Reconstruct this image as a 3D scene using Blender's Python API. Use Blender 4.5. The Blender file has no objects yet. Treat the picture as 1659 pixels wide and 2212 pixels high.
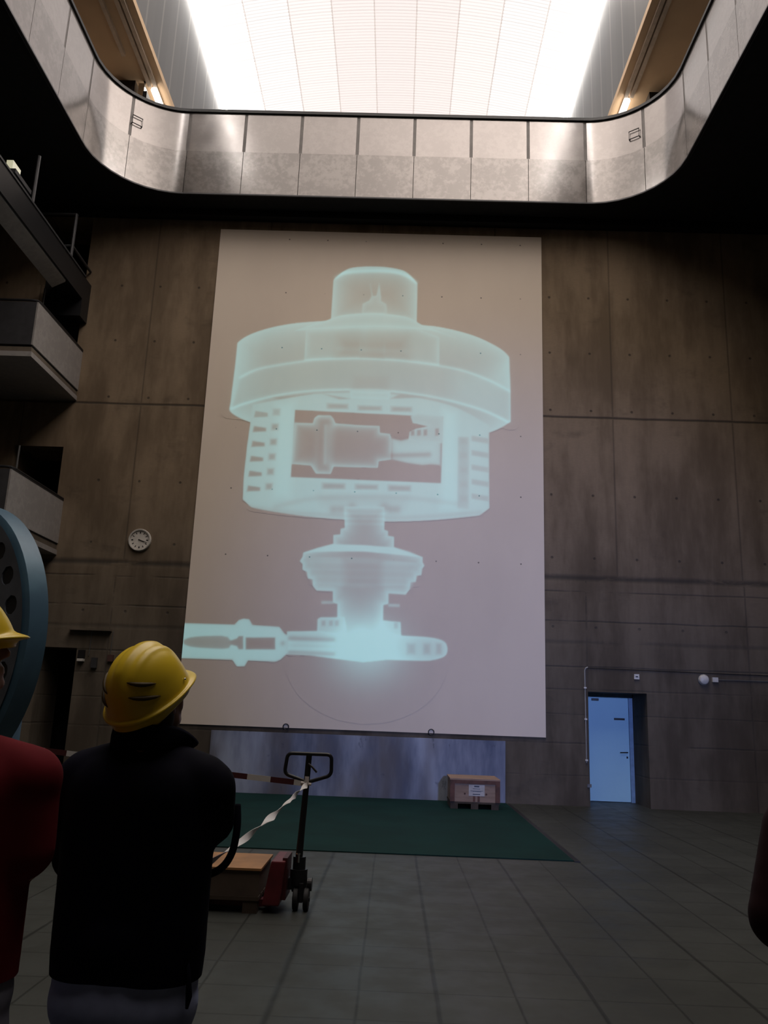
import bpy, bmesh, math, random
import numpy as np
from mathutils import Vector, Matrix
random.seed(7)
S = bpy.context.scene
COL = S.collection
PI = math.pi

# ------------------------------------------------------------------ camera
FPX = 1773.0
RM = Matrix(((0.99928801, 0.03242479, -0.01928995),
             (0.01124596, 0.23205084, 0.97263865),
             (0.03601385, -0.97216307, 0.23152098)))   # camera (right, down, forward) -> world
CAM = Vector((0, 0, 1.7))
cd = bpy.data.cameras.new('camera')
cam = bpy.data.objects.new('camera', cd)
COL.objects.link(cam)
cd.sensor_fit = 'VERTICAL'
cd.sensor_height = 24.0
cd.lens = FPX / 2212 * 24.0
cd.clip_end = 200
m3 = Matrix((RM.col[0], -RM.col[1], -RM.col[2])).transposed()
cam.matrix_world = Matrix.Translation(CAM) @ m3.to_4x4()
S.camera = cam

# ------------------------------------------------------------------ light and exposure
S.view_settings.view_transform = 'Standard'
S.view_settings.look = 'None'
S.view_settings.gamma = 1
S.view_settings.use_curve_mapping = False
S.view_settings.exposure = 0.0
VAULT = 1.0            # radiance of the luminous ceiling
W = bpy.data.worlds.new('world')
S.world = W
W.use_nodes = True
W.node_tree.nodes['Background'].inputs[0].default_value = (0.5, 0.6, 0.8, 1)
W.node_tree.nodes['Background'].inputs[1].default_value = 0.002

def spot(name, loc, target, power, color, size, blend, radius):
    l = bpy.data.lights.new(name, 'SPOT')
    l.energy = power; l.color = color; l.spot_size = size; l.spot_blend = blend
    l.shadow_soft_size = radius
    o = bpy.data.objects.new(name, l); COL.objects.link(o)
    o.location = loc
    o.rotation_euler = (Vector(target) - Vector(loc)).to_track_quat('-Z', 'Y').to_euler()
    return o
PROJ_AT = (3.4, -5.0, 3.9)
spot('projector_light', PROJ_AT, (2.5, 16.6, 3.5), 5600, (0.36, 0.47, 1.0), math.radians(37), 1.0, 0.25)

# ------------------------------------------------------------------ node helpers
class NT:
    def __init__(s, name):
        s.m = bpy.data.materials.new(name); s.m.use_nodes = True
        s.t = s.m.node_tree; s.n = s.t.nodes; s.l = s.t.links
        s.bsdf = s.n['Principled BSDF']
        s.tc = None
    def put(s, sock, v):
        if isinstance(v, bpy.types.NodeSocket): s.l.new(v, sock)
        elif v is not None:
            if sock.type == 'RGBA' and not hasattr(v, '__len__'): v = (v, v, v, 1)
            if sock.type == 'RGBA' and len(v) == 3: v = (*v, 1)
            sock.default_value = v
    def math(s, op, a, b=None, c=None, clamp=False):
        n = s.n.new('ShaderNodeMath'); n.operation = op; n.use_clamp = clamp
        s.put(n.inputs[0], a)
        if b is not None: s.put(n.inputs[1], b)
        if c is not None: s.put(n.inputs[2], c)
        return n.outputs[0]
    def xyz(s):
        if s.tc is None:
            s.tc = s.n.new('ShaderNodeTexCoord')
            q = s.n.new('ShaderNodeSeparateXYZ'); s.l.new(s.tc.outputs['Object'], q.inputs[0]); s.q = q
        return s.q.outputs[0], s.q.outputs[1], s.q.outputs[2]
    def noise(s, scale, detail=3, stretch=(1, 1, 1), rough=0.55, off=(0, 0, 0)):
        s.xyz()
        mp = s.n.new('ShaderNodeMapping'); mp.inputs['Scale'].default_value = stretch
        mp.inputs['Location'].default_value = off
        s.l.new(s.tc.outputs['Object'], mp.inputs[0])
        n = s.n.new('ShaderNodeTexNoise'); n.inputs['Scale'].default_value = scale
        n.inputs['Detail'].default_value = detail; n.inputs['Roughness'].default_value = rough
        s.l.new(mp.outputs[0], n.inputs[0])
        return n.outputs[0]
    def ramp(s, v, lo, hi, a=0.0, b=1.0):
        n = s.n.new('ShaderNodeMapRange'); n.interpolation_type = 'SMOOTHSTEP'
        s.put(n.inputs[0], v); s.put(n.inputs[1], lo); s.put(n.inputs[2], hi); s.put(n.inputs[3], a); s.put(n.inputs[4], b)
        return n.outputs[0]
    def mix(s, f, a, b, mode='MIX'):
        n = s.n.new('ShaderNodeMix'); n.data_type = 'RGBA'; n.blend_type = mode
        s.put(n.inputs[0], f); s.put(n.inputs[6], a); s.put(n.inputs[7], b)
        return n.outputs[2]
    def line(s, v, at, w):          # 1 on the line, falling to 0 at distance w
        d = s.math('ABSOLUTE', s.math('SUBTRACT', v, at))
        return s.ramp(d, 0.0, w, 1.0, 0.0)
    def grid(s, v, phase, pitch, w):
        d = s.math('PINGPONG', s.math('SUBTRACT', v, phase), pitch / 2)
        return s.ramp(d, 0.0, w, 1.0, 0.0)
    def mul(s, a, b): return s.math('MULTIPLY', a, b)
    def mx(s, a, b): return s.math('MAXIMUM', a, b)
    def bump(s, h, strength=0.3, dist=0.01):
        n = s.n.new('ShaderNodeBump'); n.inputs['Strength'].default_value = strength; n.inputs['Distance'].default_value = dist
        s.put(n.inputs['Height'], h); s.l.new(n.outputs[0], s.bsdf.inputs['Normal'])
    def col(s, c): s.put(s.bsdf.inputs['Base Color'], c)
    def rm(s, rough, metal=0.0, spec=None):
        s.put(s.bsdf.inputs['Roughness'], rough); s.put(s.bsdf.inputs['Metallic'], metal)
        if spec is not None: s.put(s.bsdf.inputs['Specular IOR Level'], spec)

def simple(name, c, rough=0.6, metal=0.0, var=0.12, scale=6.0, spec=None, bump=0.0):
    t = NT(name)
    n = t.noise(scale, 4)
    f = t.ramp(n, 0.3, 0.7)
    a = tuple(x * (1 - var) for x in c); b = tuple(min(1, x * (1 + var)) for x in c)
    t.col(t.mix(f, a, b)); t.rm(rough, metal, spec)
    if bump: t.bump(t.noise(scale * 8, 3), bump, 0.005)
    return t.m
def emis(name, c, strength):
    t = NT(name)
    t.col((0.8, 0.8, 0.8)); t.put(t.bsdf.inputs['Emission Color'], c); t.put(t.bsdf.inputs['Emission Strength'], strength)
    return t.m

# tie holes of the formwork: shared by wall and mural
def tie_holes(t, x, z, r=0.03):
    dx = t.math('PINGPONG', t.math('SUBTRACT', x, 3.145), 0.4325)
    best = None
    for rz in (10.65, 9.33, 8.01, 6.14, 4.81, 3.4):
        dz = t.math('SUBTRACT', z, rz)
        d = t.math('SQRT', t.math('ADD', t.mul(dx, dx), t.mul(dz, dz)))
        best = d if best is None else t.math('MINIMUM', best, d)
    return t.ramp(best, r * 0.4, r, 1, 0)

def concrete(name, light=(0.250, 0.184, 0.122), dark=(0.140, 0.100, 0.064), marks=True):
    t = NT(name); x, y, z = t.xyz()
    big = t.noise(0.55, 5, (1, 1, 0.6), 0.6)
    streak = t.noise(2.2, 4, (1.0, 1, 0.22), 0.6, (3, 0, 1))
    fine = t.noise(14, 3, (1, 1, 3))
    f = t.ramp(t.math('ADD', t.mul(big, 0.5), t.mul(streak, 0.5)), 0.38, 0.62)
    c = t.mix(f, dark, light)
    c = t.mix(t.ramp(fine, 0.35, 0.7, 0.0, 0.14), c, dark)
    if marks:
        wob = t.mul(t.math('SUBTRACT', t.noise(1.3, 3), 0.5), 0.10)
        zz = t.math('ADD', z, t.mul(wob, 0.4))
        brk = t.ramp(t.noise(0.9, 4, (1, 1, 3), 0.6, (5, 2, 7)), 0.36, 0.50)
        m = t.line(zz, 7.86, 0.045)
        m = t.mx(m, t.mul(t.line(zz, 4.40, 0.10), brk))
        for a, w, k in ((4.12, .03, .7), (3.52, .03, .9), (3.10, .07, .6), (2.62, .03, .9), (2.18, .03, .6), (1.70, .025, .5), (1.15, .03, .7), (0.55, .03, .4)):
            m = t.mx(m, t.mul(t.mul(t.line(zz, a, w), brk), k))
        hi = t.ramp(z, 4.35, 4.45)
        m = t.mx(m, t.mul(t.mul(t.grid(x, 4.47, 2.53, 0.03), hi), 0.55))
        lo = t.math('SUBTRACT', 1.0, hi)
        m = t.mx(m, t.mul(t.mul(t.grid(x, 7.02, 3.2, 0.03), t.mul(lo, brk)), 0.7))
        m = t.mx(m, t.mul(tie_holes(t, x, z, 0.038), 0.9))
        st = t.ramp(t.noise(0.8, 4, (1, 1, 1.6), 0.65, (9, 1, 4)), 0.56, 0.72)
        m = t.mx(m, t.mul(st, 0.38))
        c = t.mix(t.mul(m, 0.84), c, (0.035, 0.028, 0.022))
        grey = t.ramp(z, 2.0, 7.0, 0.75, 0.0)       # greyer and darker towards the foot
        c = t.mix(grey, c, t.mix(f, (0.050, 0.044, 0.037), (0.105, 0.094, 0.080)))
        t.bump(t.math('SUBTRACT', t.mul(big, 0.5), m), 0.35, 0.02)
    t.col(c); t.rm(0.85, 0, 0.25)
    return t.m

M = {}
M['concrete'] = concrete('concrete')
M['concrete_plain'] = concrete('concrete_plain', (0.16, 0.13, 0.10), (0.10, 0.08, 0.06), False)
M['black_paint'] = simple('black_paint', (0.014, 0.014, 0.015), 0.8, spec=0.2)
M['black_metal'] = simple('black_metal', (0.012, 0.012, 0.014), 0.4, 0.0, spec=0.4)
M['dark_metal'] = simple('dark_metal', (0.05, 0.05, 0.055), 0.45, 0.2)
M['grey_metal'] = simple('grey_metal', (0.13, 0.13, 0.13), 0.5, 0.3, 0.2, 2.0)
M['post_light'] = simple('pale_conduit', (0.33, 0.33, 0.33), 0.4, 0.2)
M['post'] = simple('parapet_post', (0.13, 0.12, 0.115), 0.5, 0.3)
M['chrome'] = simple('chrome', (0.7, 0.7, 0.7), 0.15, 1.0)
M['white_plastic'] = simple('white_plastic', (0.60, 0.58, 0.54), 0.4)
M['cream'] = simple('cream', (0.50, 0.40, 0.31), 0.55)
M['tan'] = simple('tan_soffit', (0.52, 0.36, 0.22), 0.7, 0, 0.1, 0.6)
M['red_paint'] = simple('red_paint', (0.12, 0.014, 0.020), 0.45, 0, 0.25, 5)
M['rubber'] = simple('rubber', (0.010, 0.010, 0.011), 0.7)
M['gallery_floor'] = simple('gallery_floor', (0.42, 0.38, 0.33), 0.6)

def m_floor():
    t = NT('floor_tiles'); x, y, z = t.xyz()
    wob = t.mul(t.math('SUBTRACT', t.noise(0.8, 3), 0.5), 0.02)
    xx = t.math('ADD', x, wob); yy = t.math('ADD', y, wob)
    gx = t.grid(xx, -0.16, 0.485, 0.015)
    gy = t.mul(t.grid(yy, 6.08, 0.485, 0.014), 0.8)
    big = t.mul(t.grid(xx, -0.655, 0.97, 0.018), 0.95)
    first = t.line(xx, -0.655, 0.035)
    m = t.mx(t.mul(t.mx(gx, gy), 0.85), t.mx(big, first))
    c = t.mix(t.ramp(t.noise(0.5, 4), 0.35, 0.65), (0.037, 0.040, 0.036), (0.051, 0.055, 0.050))
    bx = t.math('FLOOR', t.math('DIVIDE', t.math('ADD', xx, 0.655), 0.485))
    by = t.math('FLOOR', t.math('DIVIDE', t.math('SUBTRACT', yy, 6.08), 0.485))
    wn = t.n.new('ShaderNodeTexWhiteNoise'); wn.noise_dimensions = '2D'
    cb = t.n.new('ShaderNodeCombineXYZ'); t.l.new(bx, cb.inputs[0]); t.l.new(by, cb.inputs[1]); t.l.new(cb.outputs[0], wn.inputs[0])
    c = t.mix(t.mul(wn.outputs[0], 0.16), c, (0.022, 0.023, 0.021))
    c = t.mix(t.mul(m, 0.85), c, (0.008, 0.009, 0.008))
    t.col(c); t.rm(t.ramp(t.noise(3, 3), 0.3, 0.7, 0.42, 0.55), 0, 0.25)
    t.bump(t.mul(m, -1.0), 0.3, 0.004)
    return t.m
M['floor'] = m_floor()

def m_mural():
    t = NT('mural_paint'); x, y, z = t.xyz()
    n = t.ramp(t.noise(0.5, 4, (1, 1, .5)), 0.3, 0.7)
    c = t.mix(n, (0.76, 0.655, 0.555), (0.82, 0.71, 0.60))
    d = t.mul(tie_holes(t, x, z, 0.022), t.ramp(t.noise(1.1, 2), 0.40, 0.5))
    c = t.mix(t.mul(d, 0.85), c, (0.10, 0.08, 0.07))
    sp = t.ramp(t.noise(26, 2), 0.80, 0.84)
    c = t.mix(t.mul(sp, 0.5), c, (0.3, 0.2, 0.15))
    t.col(c); t.rm(0.8, 0, 0.2)
    return t, c
tm, _ = m_mural(); M['mural'] = tm.m
tp, _ = m_mural(); tp.m.name = 'mural_paint_in_projection'
at_ = tp.n.new('ShaderNodeAttribute'); at_.attribute_name = 'picture'
tp.l.new(at_.outputs['Color'], tp.bsdf.inputs['Emission Color'])
tp.bsdf.inputs['Emission Strength'].default_value = 1.0  # projector's light on the paint is put in as emission
M['projection'] = tp.m

def m_panel(name, base, rough, metal, blot):
    t = NT(name)
    n = t.noise(2.2, 5, (1, 1, 1), 0.65)
    n2 = t.noise(9, 4, (1, 1, 1), 0.7, (4, 4, 4))
    f = t.ramp(t.math('ADD', t.mul(n, 0.5), t.mul(n2, 0.5)), 0.44, 0.58)
    t.col(t.mix(t.mul(f, blot), base, tuple(min(1, v * 1.5) for v in base)))
    t.rm(t.ramp(n, 0.3, 0.7, rough * 0.85, rough * 1.15), metal)
    t.bump(t.noise(1.5, 2), 0.06, 0.02)
    return t.m
M['panel_up'] = m_panel('anodised_panel', (0.29, 0.268, 0.26), 0.17, 0.5, 0.2)
M['panel_low'] = m_panel('galvanised_panel', (0.215, 0.20, 0.193), 0.17, 0.5, 0.5)

# ------------------------------------------------------------------ mesh helpers
def link(name, me, mt=None, parent=None):
    o = bpy.data.objects.new(name, me); COL.objects.link(o)
    if mt is not None:
        for q in (mt if isinstance(mt, (list, tuple)) else [mt]): me.materials.append(q)
    if parent is not None: o.parent = parent
    return o
def obj(name, bm, mt, parent=None, smooth=False, bevel=0.0):
    if bevel:
        bmesh.ops.bevel(bm, geom=[e for e in bm.edges if len(e.link_faces) == 2 and e.calc_face_angle(0) > 0.5], offset=bevel, segments=2, affect='EDGES', profile=0.6)
    bmesh.ops.recalc_face_normals(bm, faces=bm.faces[:])
    me = bpy.data.meshes.new(name); bm.to_mesh(me); bm.free()
    if smooth:
        for p in me.polygons: p.use_smooth = True
        if smooth == 'auto':
            me.set_sharp_from_angle(angle=math.radians(35))
    return link(name, me, mt, parent)
def BM(): return bmesh.new()
def box(bm, x0, x1, y0, y1, z0, z1, mi=0):
    v = [bm.verts.new((x, y, z)) for x in (x0, x1) for y in (y0, y1) for z in (z0, z1)]
    for f in ((0, 1, 3, 2), (4, 6, 7, 5), (0, 4, 5, 1), (2, 3, 7, 6), (0, 2, 6, 4), (1, 5, 7, 3)):
        bm.faces.new([v[i] for i in f]).material_index = mi
def boxm(x0, x1, y0, y1, z0, z1):
    b = BM(); box(b, x0, x1, y0, y1, z0, z1); return b
def poly(bm, pts): return bm.faces.new([bm.verts.new(p) for p in pts])
def tube(bm, pts, r, seg=10, closed=False, cap=True):
    pts = [Vector(p) for p in pts]; n = len(pts); rings = []
    up = None
    for i, p in enumerate(pts):
        if closed: d = (pts[(i + 1) % n] - pts[i - 1]).normalized()
        else: d = (pts[min(i + 1, n - 1)] - pts[max(i - 1, 0)]).normalized()
        if up is None: up = Vector((0, 0, 1)) if abs(d.z) < 0.9 else Vector((1, 0, 0))
        s = d.cross(up).normalized(); up = s.cross(d).normalized()
        rr = r[i] if hasattr(r, '__len__') else r
        rings.append([bm.verts.new(p + (s * math.cos(a) + up * math.sin(a)) * rr) for a in [2 * PI * k / seg for k in range(seg)]])
    m = n if closed else n - 1
    for i in range(m):
        a, b = rings[i], rings[(i + 1) % n]
        for k in range(seg):
            bm.faces.new((a[k], a[(k + 1) % seg], b[(k + 1) % seg], b[k]))
    if cap and not closed:
        bm.faces.new(rings[0][::-1]); bm.faces.new(rings[-1])
def lathe(bm, prof, seg=32, mat=None, closed_ring=False):
    rings = []
    for (r, h) in prof:
        if r < 1e-6: rings.append([bm.verts.new((0, 0, h))])
        else: rings.append([bm.verts.new((r * math.cos(2 * PI * k / seg), r * math.sin(2 * PI * k / seg), h)) for k in range(seg)])
    n = len(rings)
    for i in range(n if closed_ring else n - 1):
        a, b = rings[i], rings[(i + 1) % n]
        for k in range(seg):
            k2 = (k + 1) % seg
            if len(a) == 1 and len(b) == 1: continue
            if len(a) == 1: bm.faces.new((a[0], b[k2], b[k]))
            elif len(b) == 1: bm.faces.new((a[k], a[k2], b[0]))
            else: bm.faces.new((a[k], a[k2], b[k2], b[k]))
    if mat is not None: bmesh.ops.transform(bm, matrix=mat, verts=bm.verts[:])
def thing(name, label, cat, loc=(0, 0, 0), group=None):
    o = bpy.data.objects.new(name, None); COL.objects.link(o)
    o.location = loc; o.empty_display_size = 0.2
    o['label'] = label; o['category'] = cat
    if group: o['group'] = group
    return o
def tag(o, label, cat, group=None):
    o['label'] = label; o['category'] = cat
    if group: o['group'] = group
    return o
def struct(name, bm, mt, **k):
    o = obj(name, bm, mt, **k); o['kind'] = 'structure'; return o
def rel(parent):   # children built in world coordinates, kept where they are
    t = Matrix.Translation(-parent.location)
    for c in parent.children:
        if c.type == 'MESH' and not c.get('_rel'):
            c.data.transform(t)
            for g in c.children:
                if g.type == 'MESH': g.data.transform(t)

# ------------------------------------------------------------------ the setting
YW = 16.6                 # far wall
XL, XR, YB = -9.4, 10.2, -12.0
H = 12.5                  # dark soffit
XC = -0.57
struct('floor', boxm(XL, XR, YB, YW + 2.2, -0.2, 0.0), M['floor'])

holes = [(-7.13, -6.39, 0.0, 2.64), (3.82, 4.97, 0.0, 2.15),
         (-8.25, -7.2, 4.75, 6.85), (-8.25, -7.2, 8.04, 10.14), (-8.25, -7.2, 10.62, 12.3)]
def wall_holes(x0, x1, z0, z1, y0, depth):
    bm = BM()
    xs = sorted({x0, x1, *[h[0] for h in holes], *[h[1] for h in holes]})
    zs = sorted({z0, z1, *[h[2] for h in holes], *[h[3] for h in holes]})
    def inside(x, z): return any(a < x < b and c < z < d for a, b, c, d in holes)
    for i in range(len(xs) - 1):
        for j in range(len(zs) - 1):
            if not inside((xs[i] + xs[i + 1]) / 2, (zs[j] + zs[j + 1]) / 2):
                for y in (y0, y0 + depth):
                    poly(bm, [(xs[i], y, zs[j]), (xs[i + 1], y, zs[j]), (xs[i + 1], y, zs[j + 1]), (xs[i], y, zs[j + 1])])
    for a, b, c, d in holes:
        for p, q in (((a, c), (a, d)), ((b, c), (b, d)), ((a, d), (b, d)), ((a, c), (b, c))):
            if p[1] == 0.0 and q[1] == 0.0: continue
            poly(bm, [(p[0], y0, p[1]), (q[0], y0, q[1]), (q[0], y0 + depth, q[1]), (p[0], y0 + depth, p[1])])
    bmesh.ops.remove_doubles(bm, verts=bm.verts[:], dist=1e-5)
    return bm
struct('wall_back', wall_holes(XL, XR, 0.0, H, YW, 1.1), M['concrete'])
struct('wall_corridor', boxm(XL, XR, YW + 2.1, YW + 2.2, 0, H), M['black_paint'])  # unlit corridor: its darkness is put into the black colour
struct('wall_left', boxm(XL - 0.3, XL, YB, YW + 2.2, -0.2, H), M['concrete_plain'])
struct('wall_right', boxm(XR, XR + 0.3, YB, YW + 2.2, -0.2, H), M['concrete_plain'])
struct('wall_front', boxm(XL, XR, YB - 0.3, YB, -0.2, H), M['concrete_plain'])

# path of the rounded well in the upper floor
WX0, WX1, WY0, WY1, WR = -6.56, 5.42, -2.486, 15.75, 1.6
STEP = 1.253
def well_point(s):
    """arc-length parameter, starting on the far straight at its left end, running right (clockwise seen from above)"""
    la = (WX1 - WX0) - 2 * WR; lb = (WY1 - WY0) - 2 * WR; q = PI * WR / 2
    segs = [la, q, lb, q, la, q, lb, q]; tot = sum(segs); s %= tot
    for i, L in enumerate(segs):
        if s <= L + 1e-9: break
        s -= L
    cs = [(WX1 - WR, WY1 - WR, PI / 2), (WX1 - WR, WY0 + WR, 0), (WX0 + WR, WY0 + WR, -PI / 2), (WX0 + WR, WY1 - WR, PI)]
    if i == 0: return Vector((WX0 + WR + s, WY1, 0)), Vector((0, 1, 0))
    if i == 2: return Vector((WX1, WY1 - WR - s, 0)), Vector((1, 0, 0))
    if i == 4: return Vector((WX1 - WR - s, WY0, 0)), Vector((0, -1, 0))
    if i == 6: return Vector((WX0, WY0 + WR + s, 0)), Vector((-1, 0, 0))
    cx, cy, a0 = cs[(i - 1) // 2]; a = a0 - s / WR
    n = Vector((math.cos(a), math.sin(a), 0))
    return Vector((cx, cy, 0)) + n * WR, n
_la = (WX1 - WX0) - 2 * WR; _lb = (WY1 - WY0) - 2 * WR; _q = PI * WR / 2
TOT = 2 * _la + 2 * _lb + 4 * _q
def slab(z0, z1, off, x0, x1, y0, y1):
    bm = BM(); N = 160
    loop = [];
    for k in range(N):
        p, n = well_point(TOT * k / N); loop.append(p + n * off)
    c = Vector(((WX0 + WX1) / 2, (WY0 + WY1) / 2, 0)); outer = []
    for p in loop:
        d = p - c; ts = []
        if abs(d.x) > 1e-6: ts.append(((x1 if d.x > 0 else x0) - c.x) / d.x)
        if abs(d.y) > 1e-6: ts.append(((y1 if d.y > 0 else y0) - c.y) / d.y)
        outer.append(c + d * min(ts))
    for cor in ((x0, y0), (x0, y1), (x1, y0), (x1, y1)):
        i = min(range(N), key=lambda k: (outer[k] - Vector((*cor, 0))).length); outer[i] = Vector((*cor, 0))
    R = [[bm.verts.new((p.x, p.y, z)) for p in L] for L, z in ((loop, z0), (outer, z0), (outer, z1), (loop, z1))]
    for j in range(4):
        a, b = R[j], R[(j + 1) % 4]
        for k in range(N):
            k2 = (k + 1) % N; bm.faces.new((a[k], a[k2], b[k2], b[k]))
    return bm
struct('ceiling', slab(H, 13.4, 0.06, XL, XR, YB, YW + 2.2), M['black_paint'])
# beam along the foot of the ceiling at the far wall
struct('trim_1', boxm(XL, XR, YW - 0.22, YW - 0.001, H - 0.16, H - 0.001), M['black_paint'])

# upper hall
YE, YF = 34.0, YB
HX = 5.5
HV = 5.36
ZS = 15.9
struct('floor', boxm(XL, XR, YW + 2.2, YE, 13.2, 13.4), M['gallery_floor'])
for a_, b_ in ((XL, WX0 - 0.6), (WX1 + 0.6, XR)): struct('floor', boxm(a_, b_, YB, YW + 2.2, 13.401, 13.42), M['gallery_floor'])
struct('floor', boxm(WX0 - 0.6, WX1 + 0.6, WY1 + 0.15, YW + 2.2, 13.401, 13.42), M['gallery_floor'])
def vault_z(x): return 20.6 - 0.030 * (x - XC) ** 2
for sgn, nm in ((-1, 'left'), (1, 'right')):
    xi = XC + sgn * HV; xo = XL if sgn < 0 else XR
    struct('ceiling', boxm(min(xi, xo), max(xi, xo), YF, YE, ZS, ZS + 0.15), M['tan'])
    struct('wall_' + nm, boxm(xo - (0.3 if sgn < 0 else 0), xo + (0.3 if sgn > 0 else 0), YF, YE, 13.4, ZS), M['tan'])
def m_battens():
    t = NT('grey_cladding'); x, y, z = t.xyz()
    g = t.grid(y, 0.3, 0.98, 0.075)
    w = t.mul(t.ramp(t.math('PINGPONG', t.math('SUBTRACT', y, 0.3), 0.98), 0.45, 0.53), 0.35)
    c = t.mix(w, (0.036, 0.034, 0.033), (0.054, 0.050, 0.048))
    c = t.mix(t.mul(g, 0.75), c, (0.13, 0.118, 0.11))
    t.col(c); t.rm(0.5, 0.1)
    return t.m
M['cladding'] = m_battens()
for sgn, nm in ((-1, 'left'), (1, 'right')):
    xi = XC + sgn * HV
    bm = boxm(min(xi, xi + sgn * 0.2), max(xi, xi + sgn * 0.2), YF, YE, ZS + 0.15, 19.9)
    struct('wall_upper_' + nm, bm, M['cladding'])
for y, nm in ((YF, 'front'), (YE, 'back')):
    struct('wall_upper_' + nm, boxm(XL, XR, y - 0.3 if y < 0 else y, y if y < 0 else y + 0.3, 13.2, 21.2), M['concrete_plain'])

# luminous vault: nine columns of corrugated translucent panels
COLS = 9
CW = 10.62 / COLS
ROW = 0.655
pm = []
def m_lum(i, rear=0):
    t = NT('luminous_panel'); x, y, z = t.xyz()
    d = abs(i - 4)
    w = t.grid(y, 0.0, ROW / 6, 0.030)
    e = t.ramp(t.math('PINGPONG', y, ROW / 2), 0.0, 0.035, 1, 0)
    k = t.mul(t.mx(t.mul(w, 0.62), e), 0.85 if d < 3 else (0.95 if d == 3 else 0.9))
    base = {0: (0.93, 0.83, 0.80), 1: (0.95, 0.85, 0.82), 2: (0.99, 0.91, 0.88), 3: (1.03, 0.98, 0.96), 4: (1.12, 1.09, 1.07)}[d]
    if rear: q = (0.6, 0.65, 0.7, 0.8, 1.0, 1.2, 1.3, 1.4, 1.6)[i] * (3.3, 2.0)[rear - 1]; base = (q, q * 0.88, q * 0.79)  # unseen strips boosted, stronger to the right, added light for the hall
    c = t.mix(k, base, tuple(min(v * 0.62, 0.75) for v in base))
    t.col((0.3, 0.3, 0.3)); t.put(t.bsdf.inputs['Emission Color'], c); t.put(t.bsdf.inputs['Emission Strength'], VAULT)
    return t.m
lum = [m_lum(i) for i in range(COLS)]
lum_mid_boost = [m_lum(i, 1) for i in range(COLS)]
lum_rear_boost = [m_lum(i, 2) for i in range(COLS)]
def corrugated(x0, x1, length, waves, amp, nx=4, sub=6):
    bm = BM(); n = waves * sub; V = []
    for top in (0, 1):
        G = []
        for j in range(n + 1):
            y = length * j / n; dz = amp * math.cos(2 * PI * j / sub) - top * 0.02
            G.append([bm.verts.new((x0 + (x1 - x0) * i / nx, y, vault_z(x0 + (x1 - x0) * i / nx) + dz + 0.02)) for i in range(nx + 1)])
        V.append(G)
        for j in range(n):
            for i in range(nx): bm.faces.new((G[j][i], G[j][i + 1], G[j + 1][i + 1], G[j + 1][i]))
    return bm
Y0P, NROW = 17.685, 12
for c in range(COLS):
    x0 = XC - COLS * CW / 2 + c * CW + 0.008; x1 = x0 + CW - 0.016
    if c == 0: x0 = XC - 5.35
    if c == COLS - 1: x1 = XC + 5.35
    proto = None
    g = 'corrugated panels of the glowing vault'
    for r in range(NROW):
        if proto is None:
            proto = obj('light_panel', corrugated(x0, x1, ROW - 0.012, 6, 0.008), lum[c], smooth=True); o = proto
        else:
            o = proto.copy(); COL.objects.link(o)
        o.location = (0, Y0P + r * ROW, 0)
        side = ('panel in the leftmost column' if c == 0 else 'panel in the rightmost column' if c == COLS - 1 else
                'panel in the middle column' if c == 4 else 'panel in column %s from the %s edge' % (('second', 'third', 'fourth')[(c if c < 4 else 8 - c) - 1], 'left' if c < 4 else 'right'))
        tag(o, 'glowing white corrugated %s of the arched ceiling' % side, 'light panel', g + ', ' + side)
    for ya, yb, mt_ in ((YF, 3.0, lum_rear_boost[c]), (3.0, Y0P, lum_mid_boost[c]), (Y0P + NROW * ROW, YE, lum[c])):
        bm = BM(); nx = 4
        for i in range(nx):
            a = x0 + (x1 - x0) * i / nx; b = x0 + (x1 - x0) * (i + 1) / nx
            poly(bm, [(a, ya, vault_z(a) + .01), (b, ya, vault_z(b) + .01), (b, yb, vault_z(b) + .01), (a, yb, vault_z(a) + .01)])
        struct('ceiling', bm, mt_)
M['rib'] = emis('translucent_joint', (0.44, 0.385, 0.37), 1.0)  # ribs are no lamps; light from behind put in as emission
for c in range(1, COLS):
    x = XC - COLS * CW / 2 + c * CW
    b = boxm(x - 0.020, x + 0.020, YF, YE, vault_z(x) - 0.005, vault_z(x) + 0.06)
    struct('trim_%d' % (c + 1), b, M['rib'])
# strip closing vault to side wall, opaque roof above
struct('ceiling', boxm(XL, XR, YF, YE, 21.2, 21.4), M['black_paint'])

M['cove'] = emis('cove_lamp', (1.0, 0.95, 0.90), 22.0)
for sgn, nm in ((-1, 'left'), (1, 'right')):
    xa, xb = sorted((XC + sgn * 5.22, XC + sgn * 5.359)); zc = vault_z(XC + 5.3)
    tag(obj('cove_light', boxm(xa, xb, 6.0, 30.0, zc - 0.10, zc - 0.05), M['cove']), 'thin glaring light line along the %s edge of the glowing vault' % nm, 'light', 'light lines along the vault edges')

# ------------------------------------------------------------------ gallery parapet
par = thing('gallery_parapet', 'metal panelled parapet with dark handrail running round the rounded ceiling well', 'parapet', (XC, 9.1, H))
def strip(s0, s1, z0, z1, off, th, n=1):
    bm = BM(); L = []
    for k in range(n + 1):
        p, nn = well_point(s0 + (s1 - s0) * k / n); a = p + nn * off; b = p + nn * (off + th)
        L.append([bm.verts.new((a.x, a.y, z0)), bm.verts.new((a.x, a.y, z1)), bm.verts.new((b.x, b.y, z1)), bm.verts.new((b.x, b.y, z0))])
    for k in range(n):
        for j in range(4): bm.faces.new((L[k][j], L[k][(j + 1) % 4], L[k + 1][(j + 1) % 4], L[k + 1][j]))
    bm.faces.new(L[0]); bm.faces.new(L[-1][::-1])
    return bm
bounds = []
s = 0.0
for L, n in ((_la, 7), (_q, 2), (_lb, 12), (_q, 2), (_la, 7), (_q, 2), (_lb, 12), (_q, 2)):
    for k in range(n): bounds.append((s + L * k / n, s + L * (k + 1) / n, n == 2))
    s += L
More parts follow.
